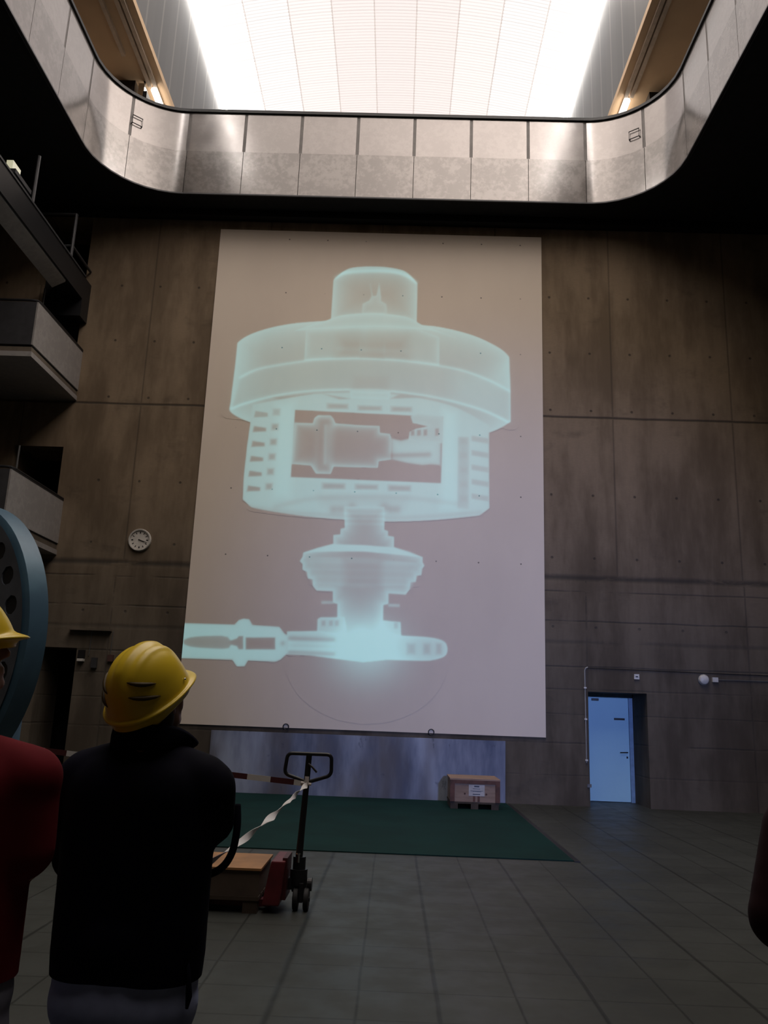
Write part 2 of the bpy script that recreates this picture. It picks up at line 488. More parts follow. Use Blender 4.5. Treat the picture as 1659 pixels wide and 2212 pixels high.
for a, b, curve in bounds:
    n = 14 if curve else 2
    obj('lower_panel', strip(a + 0.006, b - 0.006, H - 0.03, 13.51, 0.0, 0.02, n), M['panel_low'], par, smooth='auto')
    obj('upper_panel', strip(a + 0.035, b - 0.035, 13.515, 14.49, 0.012, 0.02, n), M['panel_up'], par, smooth='auto')
    obj('post', strip(a - 0.034, a + 0.034, 13.515, 14.50, 0.018, 0.05, 1), M['post'], par)
obj('backing_sheet', strip(0, TOT - 1e-4, H - 0.02, 14.49, 0.07, 0.02, 220), M['dark_metal'], par, smooth='auto')
obj('handrail', strip(0, TOT - 1e-4, 14.50, 14.57, -0.03, 0.08, 220), M['black_metal'], par, smooth='auto')
obj('bottom_edge', strip(0, TOT - 1e-4, H - 0.06, H - 0.03, 0.0, 0.03, 220), M['dark_metal'], par, smooth='auto')
rel(par)
# two little cable clips on the rounded corners
for s_, lab in ((TOT - _q * 0.45, 'bent wire clip on the left rounded corner of the parapet'), (_la + _q * 0.42, 'bent wire clip on the right rounded corner of the parapet')):
    p, n = well_point(s_); tn = Vector((-n.y, n.x, 0))
    bm = BM(); q = [p - n * 0.03 + tn * a + Vector((0, 0, b)) for a, b in ((-.11, 13.83), (-.11, 14.02), (.11, 14.02), (.11, 13.83))]
    tube(bm, q, 0.012, 6, closed=True); tube(bm, [q[0], q[0] + n * 0.05], 0.012, 6); tube(bm, [q[3], q[3] + n * 0.05], 0.012, 6)
    tag(obj('wire_clip', bm, M['dark_metal']), lab, 'clip')

# cove lights and black boxes of the upper gallery
M['tube_on'] = emis('lit_tube', (1.0, 0.93, 0.84), 9.0)
for sgn, nm in ((-1, 'left'), (1, 'right')):
    xi = XC + sgn * HX
    t = thing('strip_light', 'long cream linear light fitting under the %s soffit edge, glowing at its far end' % nm, 'light', (xi, 12, ZS), 'linear lights beside the vault')
    for k, dx in enumerate((0.03, 0.16)):
        obj('housing', boxm(*sorted((xi - sgn * 0.02 + sgn * dx, xi - sgn * 0.02 + sgn * (dx + 0.09))), 2.0, 16.55, ZS - 0.09, ZS - 0.001), M['cream'], t, bevel=0.01)
    bm = BM(); tube(bm, [(xi + sgn * 0.10, 16.6, ZS - 0.11), (xi + sgn * 0.10, 17.5, ZS - 0.11)], 0.075, 12)
    obj('lamp', bm, M['tube_on'], t, smooth='auto', )
    obj('lamp_base', boxm(*sorted((xi + sgn * 0.03, xi + sgn * 0.17)), 16.6, 17.5, ZS - 0.05, ZS - 0.001), M['cream'], t)
    rel(t)
bm = boxm(-6.62, -6.54, 12.2, 15.6, ZS - 0.10, ZS - 0.001)
tag(obj('ceiling_rail', bm, M['cream'], bevel=0.01), 'short cream rail on the tan soffit left of the left strip light', 'rail')
for sgn, x, lab in ((-1, -6.78, 'black loudspeaker box hanging behind the left rounded corner of the parapet'), (1, 5.72, 'black loudspeaker box hanging behind the right rounded corner of the parapet')):
    t = thing('loudspeaker', lab, 'speaker', (x, 16.5, 15.3), 'loudspeakers on the upper gallery')
    obj('cabinet', boxm(x - 0.26, x + 0.26, 16.3, 16.7, 15.25, 15.78), M['black_metal'], t, bevel=0.02)
    obj('bracket', boxm(x - 0.05, x + 0.05, 16.45, 16.55, 15.78, ZS), M['dark_metal'], t)
    obj('grille', boxm(x - 0.22, x + 0.22, 16.285, 16.3, 15.29, 15.74), M['rubber'], t)
    rel(t)
x = -6.36
t = thing('floodlight', 'small silver and black floodlight clamped beside the left loudspeaker', 'lamp', (x, 16.4, 15.4))
obj('housing', boxm(x - 0.09, x + 0.05, 16.35, 16.6, 15.25, 15.75), M['chrome'], t, bevel=0.02)
obj('arm', boxm(x - 0.015, x + 0.015, 16.45, 16.5, 15.7, ZS), M['black_metal'], t)
obj('visor', boxm(x + 0.05, x + 0.14, 16.3, 16.6, 15.2, 15.5), M['black_metal'], t, bevel=0.01)
rel(t)

# ------------------------------------------------------------------ mural with the projected picture
def wall_pt(px, py, Y=YW):
    d = RM @ Vector((px - 829.5, py - 1106.0, FPX)); k = (Y - CAM.y) / d.y
    return CAM.x + d.x * k, CAM.z + d.z * k
MX0, MX1, MZ0, MZ1 = -4.26, 2.98, 1.245, 12.11
mur = thing('projection_screen', 'tall white painted projection screen on the concrete wall', 'screen', ((MX0 + MX1) / 2, YW, MZ0))
obj('screen_panel', boxm(MX0, MX1, YW - 0.03, YW, MZ0, MZ1), M['mural'], mur)
for hx in (-2.09, 0.75):
    bm = BM(); tube(bm, [(hx + 0.055 * math.cos(a), YW - 0.045, MZ0 + 0.02 + 0.055 * math.sin(a)) for a in [2 * PI * k / 14 for k in range(14)]], 0.011, 6, closed=True)
    obj('hook', bm, M['black_metal'], mur, smooth=True)

PITCH = 0.0175
nx = int((MX1 - MX0) / PITCH); nz = int(10.55 / PITCH)
gx = MX0 + (np.arange(nx) + 0.5) * (MX1 - MX0) / nx
gz = 1.26 + (np.arange(nz) + 0.5) * 10.55 / nz
GX, GZ = np.meshgrid(gx, gz)
V = np.zeros_like(GX)            # brightness of the picture
A = lambda pts: [wall_pt(440 + 0.4581 * x, 480 + 0.4581 * y) for x, y in pts]
B = lambda pts: [wall_pt(370 + 0.5003 * x, 1080 + 0.5003 * y) for x, y in pts]
def sdf(P, pad=0.5):
    P = np.array(P); x0, z0 = P.min(0) - pad; x1, z1 = P.max(0) + pad
    ix = slice(max(0, np.searchsorted(gx, x0)), np.searchsorted(gx, x1)); iz = slice(max(0, np.searchsorted(gz, z0)), np.searchsorted(gz, z1))
    X, Z = GX[iz, ix], GZ[iz, ix]
    dm = np.full(X.shape, 1e9); ins = np.zeros(X.shape, bool)
    for i in range(len(P)):
        a, b = P[i], P[(i + 1) % len(P)]; e = b - a
        wx, wz = X - a[0], Z - a[1]
        t = np.clip((wx * e[0] + wz * e[1]) / (e @ e + 1e-12), 0, 1)
        dm = np.minimum(dm, (wx - e[0] * t) ** 2 + (wz - e[1] * t) ** 2)
        cnd = ((a[1] > Z) != (b[1] > Z))
        with np.errstate(divide='ignore', invalid='ignore'):
            xi = (b[0] - a[0]) * (Z - a[1]) / (b[1] - a[1] if b[1] != a[1] else 1e-12) + a[0]
        ins ^= cnd & (X < xi)
    d = np.sqrt(dm); return iz, ix, np.where(ins, d, -d)
def paint(P, inner, rim=None, rw=0.12, soft=0.025, op='over'):
    iz, ix, d = sdf(P)
    a = np.clip(d / soft + 0.5, 0, 1)
    v = inner if rim is None else inner + (rim - inner) * np.exp(-np.maximum(d, 0) / rw)
    cur = V[iz, ix]
    if op == 'over': V[iz, ix] = cur * (1 - a) + v * a
    elif op == 'add': V[iz, ix] = cur + v * a
    elif op == 'max': V[iz, ix] = np.maximum(cur, v * a)
    elif op == 'mul': V[iz, ix] = cur * (1 - a) + cur * v * a
def stroke(P, v, w=0.03, op='add'):
    P = np.array(P); dm = np.full(GX.shape, 1e9)
    for i in range(len(P) - 1):
        a, b = P[i], P[i + 1]; e = b - a; wx, wz = GX - a[0], GZ - a[1]
        t = np.clip((wx * e[0] + wz * e[1]) / (e @ e + 1e-12), 0, 1)
        dm = np.minimum(dm, (wx - e[0] * t) ** 2 + (wz - e[1] * t) ** 2)
    global V
    V = V + v * np.exp(-dm / (w * w))
def glow(c, v, r, sz=1.0):
    global V
    c = c[0]; V = V + v * np.exp(-(((GX - c[0]) / r) ** 2 + ((GZ - c[1]) / (r * sz)) ** 2))
def smooth_pts(pts, n=6):
    P = [Vector((*p, 0)) for p in pts]; out = []
    for i in range(len(P) - 1):
        a, b, c, d = P[max(i - 1, 0)], P[i], P[i + 1], P[min(i + 2, len(P) - 1)]
        for k in range(n):
            t = k / n
            q = 0.5 * ((2 * b) + (c - a) * t + (2 * a - 5 * b + 4 * c - d) * t * t + (3 * b - a - 3 * c + d) * t ** 3)
            out.append((q.x, q.y))
    out.append(tuple(pts[-1])); return out
# cap cylinder
cap = smooth_pts([(612, 275), (640, 250), (665, 232), (700, 218), (770, 212), (850, 214), (920, 225), (960, 242), (1008, 292)], 4) + [(1005, 475), (600, 470)]
paint(A(cap), 0.22, 0.85, 0.34)
stroke(A(smooth_pts([(622, 262), (665, 243), (770, 234), (880, 236), (950, 252), (1004, 285)])), 0.35, 0.05)
paint(A(smooth_pts([(622, 262), (665, 235), (700, 218), (770, 212), (850, 214), (920, 225), (960, 242), (1000, 282), (930, 250), (870, 238), (780, 234), (690, 240), (622, 262)], 3)), 0.85, op='max')
paint(A([(785, 290), (792, 352), (782, 372), (750, 388), (746, 435), (864, 435), (862, 390), (836, 375), (836, 352), (828, 290), (815, 350), (798, 352)]), 0.55, 0.78, 0.05)
# great disc
disc = smooth_pts([(160, 572), (190, 548), (245, 522), (330, 497), (440, 478), (575, 468)], 4) + smooth_pts([(1030, 488), (1100, 495), (1200, 516), (1300, 548), (1400, 600), (1440, 638)], 4) + [(1446, 790), (1447, 942)] + smooth_pts([(1447, 942), (1400, 972), (1330, 998), (1200, 1012)], 3) + [(700, 1000), (440, 980)] + smooth_pts([(220, 945), (170, 925), (125, 893), (128, 850), (148, 690)], 3)
paint(A(disc), 0.48, 0.88, 0.32)
paint(A([(483, 515), (700, 500), (1000, 505), (1110, 545), (1110, 682), (760, 650), (475, 655)]), 0.58, 0.85, 0.07)
paint(A([(640, 545), (960, 545), (970, 650), (630, 640)]), 0.32, 0.42, 0.25, soft=0.30)
paint(A([(735, 560), (858, 560), (855, 655), (732, 650)]), 0.38, 0.48, 0.05)
stroke(A([(640, 600), (950, 612)]), 0.10, 0.06); stroke(A([(760, 470), (760, 640)]), 0.05, 0.1)
bt = smooth_pts([(175, 735), (230, 705), (300, 684), (480, 656), (620, 647), (760, 645), (900, 652), (1020, 666), (1200, 695), (1340, 745), (1440, 800)], 4)
bb = smooth_pts([(1440, 945), (1300, 885), (1100, 832), (900, 803), (760, 794), (520, 799), (340, 822), (190, 860), (135, 880)], 4)
paint(A(bt + bb), 0.56, 0.70, 0.06)
paint(A([(700, 720), (880, 722), (880, 800), (692, 800)]), 0.46, 0.54, 0.12, soft=0.12)
paint(A([(1180, 730), (1440, 660), (1446, 940), (1300, 900), (1180, 840)]), 0.14, soft=0.5, op='add')
paint(A([(160, 572), (250, 560), (240, 900), (125, 890)]), 0.10, soft=0.5, op='add')
stroke(A(bt), 0.22, 0.035); stroke(A(bb), 0.28, 0.035)
# collar
paint(A([(575, 468)] + smooth_pts([(600, 458), (640, 445), (700, 436), (800, 432), (900, 440), (970, 455), (1030, 488)], 3) + smooth_pts([(1190, 550), (1080, 515), (940, 502), (800, 497), (600, 505), (430, 515)], 3) + [(500, 490)]), 0.74, 0.95, 0.05)
# housing
hous = smooth_pts([(232, 862), (345, 842), (520, 812), (690, 806)], 3) + smooth_pts([(880, 812), (1060, 840), (1200, 880), (1345, 960)], 3) + [(1345, 1200), (1347, 1350), (1300, 1385)] + smooth_pts([(1300, 1385), (1100, 1405), (900, 1413), (700, 1406), (500, 1391), (320, 1366), (225, 1347)], 4) + [(185, 1308), (190, 1200), (205, 1060), (222, 940)]
paint(A(hous), 0.84, 0.80, 0.2)
paint(A([(345, 860), (430, 850), (412, 1300), (330, 1300)]), 0.10, soft=0.2, op='add')
paint(A([(1125, 880), (1195, 900), (1195, 1360), (1118, 1360)]), 0.12, soft=0.2, op='add')
for k in range(6):
    y = 905 + 70 * k; x = 245 - 7 * k
    paint(A([(x, y - 12), (x + 58, y - 3), (x + 58, y + 14), (x - 6, y + 17)]), 0.22 + (0.25 if k == 0 else 0), 0.40, 0.03)
    x2 = 345 - 7 * k
    paint(A([(x2 - 16, y - 22), (x2 + 16, y - 22), (x2 + 14, y + 8), (x2 - 18, y + 8)]), 0.40 + (0.2 if k == 0 else 0), 0.55, 0.03, soft=0.06)
paint(A([(1198, 1016), (1252, 1016), (1250, 1355), (1196, 1350)]), 0.60, 0.72, 0.06)
for k in range(5):
    y = 1022 + 68 * k
    paint(A([(1262, y - 14), (1344, y), (1344, y + 26), (1262, y + 12)]), 0.50, 0.62, 0.05)
    paint(A([(1205, y - 6), (1245, y - 4), (1245, y + 30), (1205, y + 28)]), 0.52, 0.6, 0.05, soft=0.06)
paint(A([(432, 888), (960, 914), (1127, 920), (1118, 1232), (412, 1203)]), -0.12, 0.0, 0.04)
# generator in the window
gen = [(430, 947), (515, 950), (522, 925), (540, 912), (600, 913), (614, 930), (622, 950), (720, 958), (830, 963), (832, 995), (880, 1000), (888, 1035), (884, 1122), (826, 1130), (822, 1161), (700, 1158), (614, 1155), (600, 1190), (530, 1188), (505, 1150), (414, 1143)]
paint(A(gen), 0.12, 0.85, 0.085)
paint(A([(570, 960), (618, 960), (606, 1150), (560, 1146)]), 0.22, soft=0.15, op='add'); stroke(A([(575, 960), (572, 1140)]), 0.18, 0.03)
stroke(A([(540, 915), (528, 1185)]), 0.08, 0.06)
paint(A([(885, 1020), (930, 1030), (960, 1022), (1120, 1015), (1120, 1100), (1118, 1150), (1070, 1146), (1030, 1150), (960, 1140), (885, 1122)]), 0.80, 0.5, 0.05, soft=0.06)
stroke(A([(890, 1102), (1060, 1098)]), -0.40, 0.06)
paint(A([(975, 918), (1010, 905), (1127, 918), (1125, 1045), (965, 1032), (970, 990), (1000, 976), (1055, 965), (985, 950)]), 0.66, 0.80, 0.05)
for x in (985, 1015, 1045, 1100): paint(A([(x - 9, 985 - (x - 985) * .08), (x + 9, 983 - (x - 985) * .08), (x + 9, 1008), (x - 9, 1010)]), 0.15, 0.35, 0.03)
for (x0, y0, x1, y1) in ((573, 848, 690, 888), (718, 858, 848, 896), (874, 862, 990, 902), (550, 1222, 676, 1266), (705, 1228, 830, 1268), (860, 1232, 985, 1276)):
    paint(A([(x0, y0), (x1, y0 + 5), (x1, y1 + 2), (x0, y1)]), 0.52, 0.92, 0.045)
    paint(A([(x0 + 16, y0 + 14), (x1 - 14, y0 + 17), (x1 - 14, y1 - 8), (x0 + 16, y1 - 8)]), -0.16, soft=0.05, op='add')
paint(A([(690, 797), (880, 803), (875, 838), (695, 832)]), 0.80, 0.95, 0.04)
paint(A([(325, 830), (510, 812), (360, 836)]), 0.35, soft=0.03); paint(A([(560, 812), (690, 835), (640, 838)]), 0.45, soft=0.03); paint(A([(880, 835), (1050, 828), (930, 812)]), 0.45, soft=0.03)
stroke(A(smooth_pts([(340, 1345), (520, 1305), (800, 1298), (1000, 1305), (1190, 1330)])), -0.12, 0.06)
stroke(A(smooth_pts([(225, 1347), (420, 1372), (700, 1388), (960, 1395), (1300, 1370)])), -0.14, 0.05)
for x in (612, 648, 700, 850, 880, 912): glow(A([(x, 1357 - 14 * (650 < x < 870))]), -0.30, 0.09)
paint(A([(545, 1290), (960, 1300), (950, 1340), (560, 1335)]), -0.12, soft=0.25, op='add')
# neck and bevel gear
neck = [(748, 30), (920, 32), (920, 130), (936, 135), (936, 156), (962, 160), (962, 205), (1030, 225), (1085, 248), (1085, 270), (1094, 285), (1083, 298), (1080, 326), (1060, 328), (1056, 355), (1034, 358), (1030, 386), (1012, 410), (938, 405), (938, 450), (916, 455), (912, 610), (716, 610), (718, 450), (698, 445), (698, 395), (628, 392), (612, 372), (610, 345), (590, 340), (586, 312), (567, 302), (568, 278), (555, 265), (568, 245), (570, 229), (630, 208), (700, 190), (700, 152), (730, 150), (732, 125), (749, 122)]
paint(B(neck), 0.26, 0.88, 0.16, soft=0.03)
paint(B([(585, 235), (1075, 262), (1070, 300), (1030, 380), (640, 385), (590, 320)]), 0.42, 0.62, 0.25, soft=0.12, op='max')
paint(B([(745, 255), (910, 262), (905, 385), (750, 380)]), 0.30, soft=0.2, op='over')
paint(B([(570, 229), (700, 192), (830, 196), (962, 206), (1085, 250), (1000, 240), (830, 224), (690, 224)]), 0.88, 0.9, 0.05)
for y in (60, 82, 104): stroke(B([(752, y), (918, y + 2)]), 0.14, 0.03)
for y0 in (268, 300, 330, 360): stroke(B([(600, y0), (1060, y0 + 10)]), 0.06, 0.03)
paint(B([(648, 436), (700, 436), (700, 450), (648, 450)]), 0.45, soft=0.03, op='max'); paint(B([(936, 448), (986, 450), (986, 464), (936, 462)]), 0.45, soft=0.03, op='max')
paint(B([(632, 515), (645, 507), (748, 507), (760, 580), (630, 580)]), 0.62, 0.80, 0.05); paint(B([(910, 520), (990, 528), (993, 592), (910, 592)]), 0.66, 0.78, 0.05)
for x in (658, 690, 715): paint(B([(x - 9, 522), (x + 9, 520), (x + 9, 545), (x - 9, 545)]), 0.30, 0.45, 0.03)
paint(B([(962, 530), (978, 530), (978, 556), (962, 556)]), 0.45, soft=0.03)
low = [(500, 568), (640, 566), (720, 578), (900, 570)] + smooth_pts([(1000, 586), (1100, 592), (1150, 600), (1178, 612), (1191, 632), (1190, 662), (1172, 680), (1130, 692), (1080, 695), (930, 690)], 4) + [(830, 700), (700, 685), (600, 672), (500, 668)]
paint(B(low), 0.66, 0.85, 0.08)
for y in (598, 616, 640, 660): stroke(B([(512, y), (700, y + 6)]), -0.30 if y in (598, 660) else 0.15, 0.045)
for x, w in ((1035, 20), (1103, 17), (1155, 13)): paint(B([(x - w, 618), (x + w, 620), (x + w, 668), (x - w, 668)]), 0.36, 0.55, 0.05, soft=0.06)
glow(B([(855, 605)]), 0.5, 0.72, 0.8); glow(B([(840, 700)]), 0.40, 0.85, 0.75); glow(B([(800, 560)]), 0.2, 0.4)
# device entering from the left
dev = [(40, 532), (275, 538), (292, 519), (315, 512), (338, 516), (352, 540), (468, 548), (488, 575), (505, 588), (503, 662), (472, 690), (450, 699), (332, 694), (318, 718), (285, 720), (264, 690), (40, 684)]
paint(B(dev), 0.88, 0.75, 0.03)
paint(B(smooth_pts([(55, 606), (85, 594), (150, 588), (245, 592), (250, 640), (150, 640), (85, 634), (55, 622)], 3)), 0.30, 0.45, 0.04)
paint(B([(245, 612), (285, 598), (292, 588), (312, 588), (312, 645), (292, 645), (285, 632), (245, 622)]), 0.18, 0.35, 0.03)
paint(B([(322, 594), (450, 594), (450, 646), (322, 646)]), 0.05, 0.3, 0.03)
glow(B([(482, 620)]), -0.35, 0.05)
# build the lit part of the screen
V = np.clip(V, -0.12, 1.15)
keep = V > 0.012
keep[1:-1, 1:-1] |= (V[1:-1, 1:-1] < -0.01)
# vertices shared between kept cells
vx = MX0 + np.arange(nx + 1) * (MX1 - MX0) / nx; vz = 1.26 + np.arange(nz + 1) * 10.55 / nz
P_ = np.pad(V, 1, mode='edge'); VV = (P_[:-1, :-1] + P_[1:, :-1] + P_[:-1, 1:] + P_[1:, 1:]) / 4
used = np.zeros((nz + 1, nx + 1), bool)
jj, ii = np.nonzero(keep)
for a, b in ((0, 0), (0, 1), (1, 0), (1, 1)): used[jj + a, ii + b] = True
idx = -np.ones((nz + 1, nx + 1), int); idx[used] = np.arange(used.sum())
uj, ui = np.nonzero(used)
co = np.stack([vx[ui], np.full(len(ui), YW - 0.033), vz[uj]], 1)
faces = np.stack([idx[jj, ii], idx[jj, ii + 1], idx[jj + 1, ii + 1], idx[jj + 1, ii]], 1)
me = bpy.data.meshes.new('projected_picture'); me.from_pydata(co.tolist(), [], faces.tolist())
val = VV[uj, ui]
att = me.color_attributes.new('picture', 'FLOAT_COLOR', 'POINT')
vp = np.clip(val, 0, 2)
vp = np.where(vp > 0, vp ** 1.35, 0)
cc = np.stack([0.11 * vp, 0.315 * vp, 0.335 * vp, np.ones_like(vp)], 1)
att.data.foreach_set('color', cc.ravel())
pic = link('projected_picture', me, M['projection'], mur)
pic['label'] = 'pale cyan x-ray picture of a turbine shown on the screen'
rel(mur)

# blue grey board at the foot of the wall
def m_board():
    t = NT('worn_board'); x, y, z = t.xyz()
    n = t.ramp(t.noise(1.0, 5, (1, 1, 0.25), 0.6), 0.35, 0.66)
    c = t.mix(n, (0.09, 0.11, 0.18), (0.36, 0.40, 0.51))
    rust = t.ramp(t.noise(0.7, 4, (1, 1, 0.4), 0.5, (3, 1, 1)), 0.50, 0.66)
    c = t.mix(t.mul(rust, 0.75), c, (0.13, 0.11, 0.10))
    d = t.ramp(t.noise(5.5, 4, (1, 1, .5), 0.6, (8, 0, 3)), 0.62, 0.70)
    c = t.mix(t.mul(d, 0.5), c, (0.045, 0.055, 0.09))
    t.col(c); t.rm(0.7)
    return t.m
tag(obj('wall_board', boxm(-3.54, 2.19, YW - 0.06, YW - 0.001, 0.012, 1.15), m_board()), 'low worn blue-grey board on the wall below the projection screen', 'board')
tag(obj('floor_mat', boxm(-5.2, 2.2, 10.47, YW - 0.07, 0.0, 0.012), simple('green_mat', (0.004, 0.026, 0.024), 0.8, 0, 0.15, 1.2, spec=0.12), bevel=0.004), 'large dark green mat on the floor before the projection screen', 'mat')
tag(obj('mat_edge_strip', boxm(2.2, 2.27, 10.43, 16.3, 0.0, 0.010), M['black_metal']), 'thin black strip along the right edge of the green mat', 'strip')

# ------------------------------------------------------------------ blue door in its recess
d = bpy.data.objects.new('door_1', None); COL.objects.link(d); d.location = (3.9, YW + 1.0, 0); d['kind'] = 'structure'
yl = YW + 1.02
obj('door_leaf', boxm(3.90, 4.88, yl, yl + 0.05, 0.01, 2.08), simple('blue_door_paint', (0.46, 0.80, 1.0), 0.5, 0, 0.03, 1), d, bevel=0.005)
obj('door_frame', (lambda b: (box(b, 3.825, 3.895, yl - 0.02, yl + 0.08, 0, 2.145), box(b, 4.885, 4.965, yl - 0.02, yl + 0.08, 0, 2.145), box(b, 3.895, 4.885, yl - 0.02, yl + 0.08, 2.085, 2.145), b)[-1])(BM()), simple('door_frame_paint', (0.22, 0.36, 0.55), 0.5), d)
obj('sign_plate', boxm(4.58, 4.80, yl - 0.008, yl, 1.62, 1.66), M['black_metal'], d)
bm = BM(); tube(bm, [(4.83, yl, 0.98), (4.83, yl - 0.05, 0.98), (4.81, yl - 0.055, 0.98), (4.68, yl - 0.055, 0.975)], 0.011, 8)
obj('door_handle', bm, M['black_metal'], d, smooth='auto')
obj('door_lock', boxm(4.815, 4.845, yl - 0.01, yl, 0.86, 0.90), M['black_metal'], d)
obj('door_closer', (lambda b: (box(b, 4.12, 4.26, yl - 0.06, yl, 2.0, 2.045), b)[-1])(BM()), M['dark_metal'], d, bevel=0.004)
rel(d)

# ------------------------------------------------------------------ small things on the far wall
y = YW
def disc_on_wall(bm, cx, cz, r, y0, y1, seg=40):
    lathe(bm, [(0, 0), (r, 0), (r, y0 - y1), (0, y0 - y1)], seg, Matrix.Translation((cx, y0, cz)) @ Matrix.Rotation(PI / 2, 4, 'X'))
cx, cz, cr = -5.35, 4.88, 0.235
ck = thing('wall_clock', 'round white wall clock with black hands on the concrete wall', 'clock', (cx, y, cz))
bm = BM(); lathe(bm, [(0, 0), (cr, 0), (cr, 0.05), (cr - 0.012, 0.065), (cr - 0.035, 0.06), (cr - 0.04, 0.03), (0, 0.03)], 48, Matrix.Translation((cx, y, cz)) @ Matrix.Rotation(PI / 2, 4, 'X'))
obj('case', bm, simple('clock_case', (0.50, 0.47, 0.43), 0.35), ck, smooth='auto')
bm = BM(); disc_on_wall(bm, cx, cz, cr - 0.04, y - 0.031, y - 0.033)
obj('dial', bm, simple('clock_dial', (0.62, 0.58, 0.53), 0.5), ck)
for k in range(12):
    bm = BM(); a = 2 * PI * k / 12; w = 0.008 if k % 3 else 0.012
    u = Vector((math.sin(a), 0, math.cos(a))); v = Vector((math.cos(a), 0, -math.sin(a))); c0 = Vector((cx, y - 0.035, cz))
    poly(bm, [c0 + u * 0.135 - v * w, c0 + u * 0.175 - v * w, c0 + u * 0.175 + v * w, c0 + u * 0.135 + v * w])
    obj('hour_mark', bm, M['black_metal'], ck)
for nm, ang, L, w in (('hour_hand', 112, 0.10, 0.011), ('minute_hand', 108, 0.165, 0.008)):
    a = math.radians(ang); u = Vector((math.sin(a), 0, math.cos(a))); v = Vector((math.cos(a), 0, -math.sin(a))); c0 = Vector((cx, y - 0.04 - (0.004 if w < .01 else 0), cz))
    bm = BM(); f = poly(bm, [c0 - u * 0.03 - v * w, c0 + u * L - v * w * .6, c0 + u * L + v * w * .6, c0 - u * 0.03 + v * w])
    r = bmesh.ops.extrude_face_region(bm, geom=[f]); bmesh.ops.translate(bm, vec=(0, -0.003, 0), verts=[q for q in r['geom'] if isinstance(q, bmesh.types.BMVert)])
    obj(nm, bm, M['black_metal'], ck)
rel(ck)
# conduit left of the door
cp = thing('conduit_pipe', 'thin grey conduit with clips running down the wall left of the blue door', 'pipe', (3.76, y, 1.0))
bm = BM(); tube(bm, [(3.76, y - 0.02, 0.80), (3.76, y - 0.02, 2.56), (3.78, y - 0.02, 2.60), (3.82, y - 0.02, 2.62)], 0.013, 8)
obj('pipe', bm, M['post_light'], cp, smooth='auto')
for zc in (0.85, 1.62, 2.22): obj('clip', boxm(3.735, 3.785, y - 0.04, y, zc - 0.015, zc + 0.015), M['white_plastic'], cp)
rel(cp)
b = BM(); tube(b, [(3.82, y - 0.012, 2.61), (4.9, y - 0.012, 2.60), (6.0, y - 0.012, 2.59), (7.4, y - 0.012, 2.58)], 0.008, 6)
tag(obj('wall_cable', b, M['black_metal']), 'thin dark cable running along the wall above the blue door', 'cable')
sw = thing('wall_switch', 'small white wall box with a dark slot right above the door recess', 'switch', (4.78, y, 2.47))
obj('plate', boxm(4.73, 4.83, y - 0.03, y, 2.42, 2.52), M['white_plastic'], sw, bevel=0.005); obj('slot', boxm(4.755, 4.805, y - 0.034, y - 0.03, 2.46, 2.48), M['black_metal'], sw); rel(sw)
sw = thing('wall_socket', 'small white socket low on the wall left of the blue door', 'socket', (3.80, y, 0.38))
obj('plate', boxm(3.765, 3.845, y - 0.025, y, 0.35, 0.41), M['grey_metal'], sw, bevel=0.005); rel(sw)
bl = thing('wall_lamp', 'round white bulkhead lamp on the wall right of the blue door', 'lamp', (6.09, y, 2.46))
bm = BM(); lathe(bm, [(0, 0.10), (0.05, 0.098), (0.085, 0.08), (0.10, 0.05), (0.10, 0), (0, 0)], 28, Matrix.Translation((6.09, y, 2.46)) @ Matrix.Rotation(PI / 2, 4, 'X'))
obj('dome', bm, M['white_plastic'], bl, smooth='auto')
bm = BM(); lathe(bm, [(0, 0), (0.108, 0), (0.108, 0.02), (0, 0.02)], 28, Matrix.Translation((6.09, y, 2.46)) @ Matrix.Rotation(PI / 2, 4, 'X'))
obj('base', bm, M['grey_metal'], bl); rel(bl)
b = boxm(6.26, 6.37, y - 0.05, y, 2.42, 2.51)
tag(obj('junction_box', b, M['white_plastic'], bevel=0.008), 'small white junction box beside the round wall lamp', 'box')
b = BM(); tube(b, [(6.37, y - 0.015, 2.465), (XR - 0.05, y - 0.015, 2.48)], 0.010, 8)
tag(obj('wall_conduit', b, M['grey_metal']), 'thin grey conduit running right from the small junction box', 'pipe')
# left: cable tray, wires and fittings over the dark doorway
tag(obj('cable_tray', boxm(-6.56, -5.72, y - 0.14, y, 2.99, 3.03), M['concrete_plain']), 'narrow horizontal ledge on the wall up and right of the dark doorway', 'ledge')
for xx, z0, lab in ((-6.13, 2.50, 'thin wire hanging from the ledge to the grey fitting'), (-5.70, 2.55, 'thin wire hanging from the right end of the ledge')):
    b = BM(); tube(b, [(xx, y - 0.02, z0), (xx + 0.01, y - 0.02, 3.0)], 0.008, 6); tag(obj('hanging_wire', b, M['grey_metal']), lab, 'wire')
g = thing('wall_telephone', 'small dark fitting with a white lower edge just right of the dark doorway', 'fitting', (-6.27, y, 2.45))
obj('body', boxm(-6.33, -6.21, y - 0.08, y, 2.43, 2.60), M['black_metal'], g, bevel=0.01); obj('lower_edge', boxm(-6.33, -6.21, y - 0.10, y, 2.38, 2.43), M['white_plastic'], g); rel(g)
for xx, zz, hh, lab in ((-6.0, 2.36, .20, 'dark wall fitting below the hanging wire'), (-5.68, 2.46, .13, 'small brown fitting on the wall beside the yellow helmet')):
    tag(obj('wall_fitting', boxm(xx - 0.055, xx + 0.055, y - 0.07, y, zz - hh / 2, zz + hh / 2), M['dark_metal'] if hh > .15 else simple('brown_fitting', (0.07, 0.03, 0.025)), bevel=0.01), lab, 'fitting')

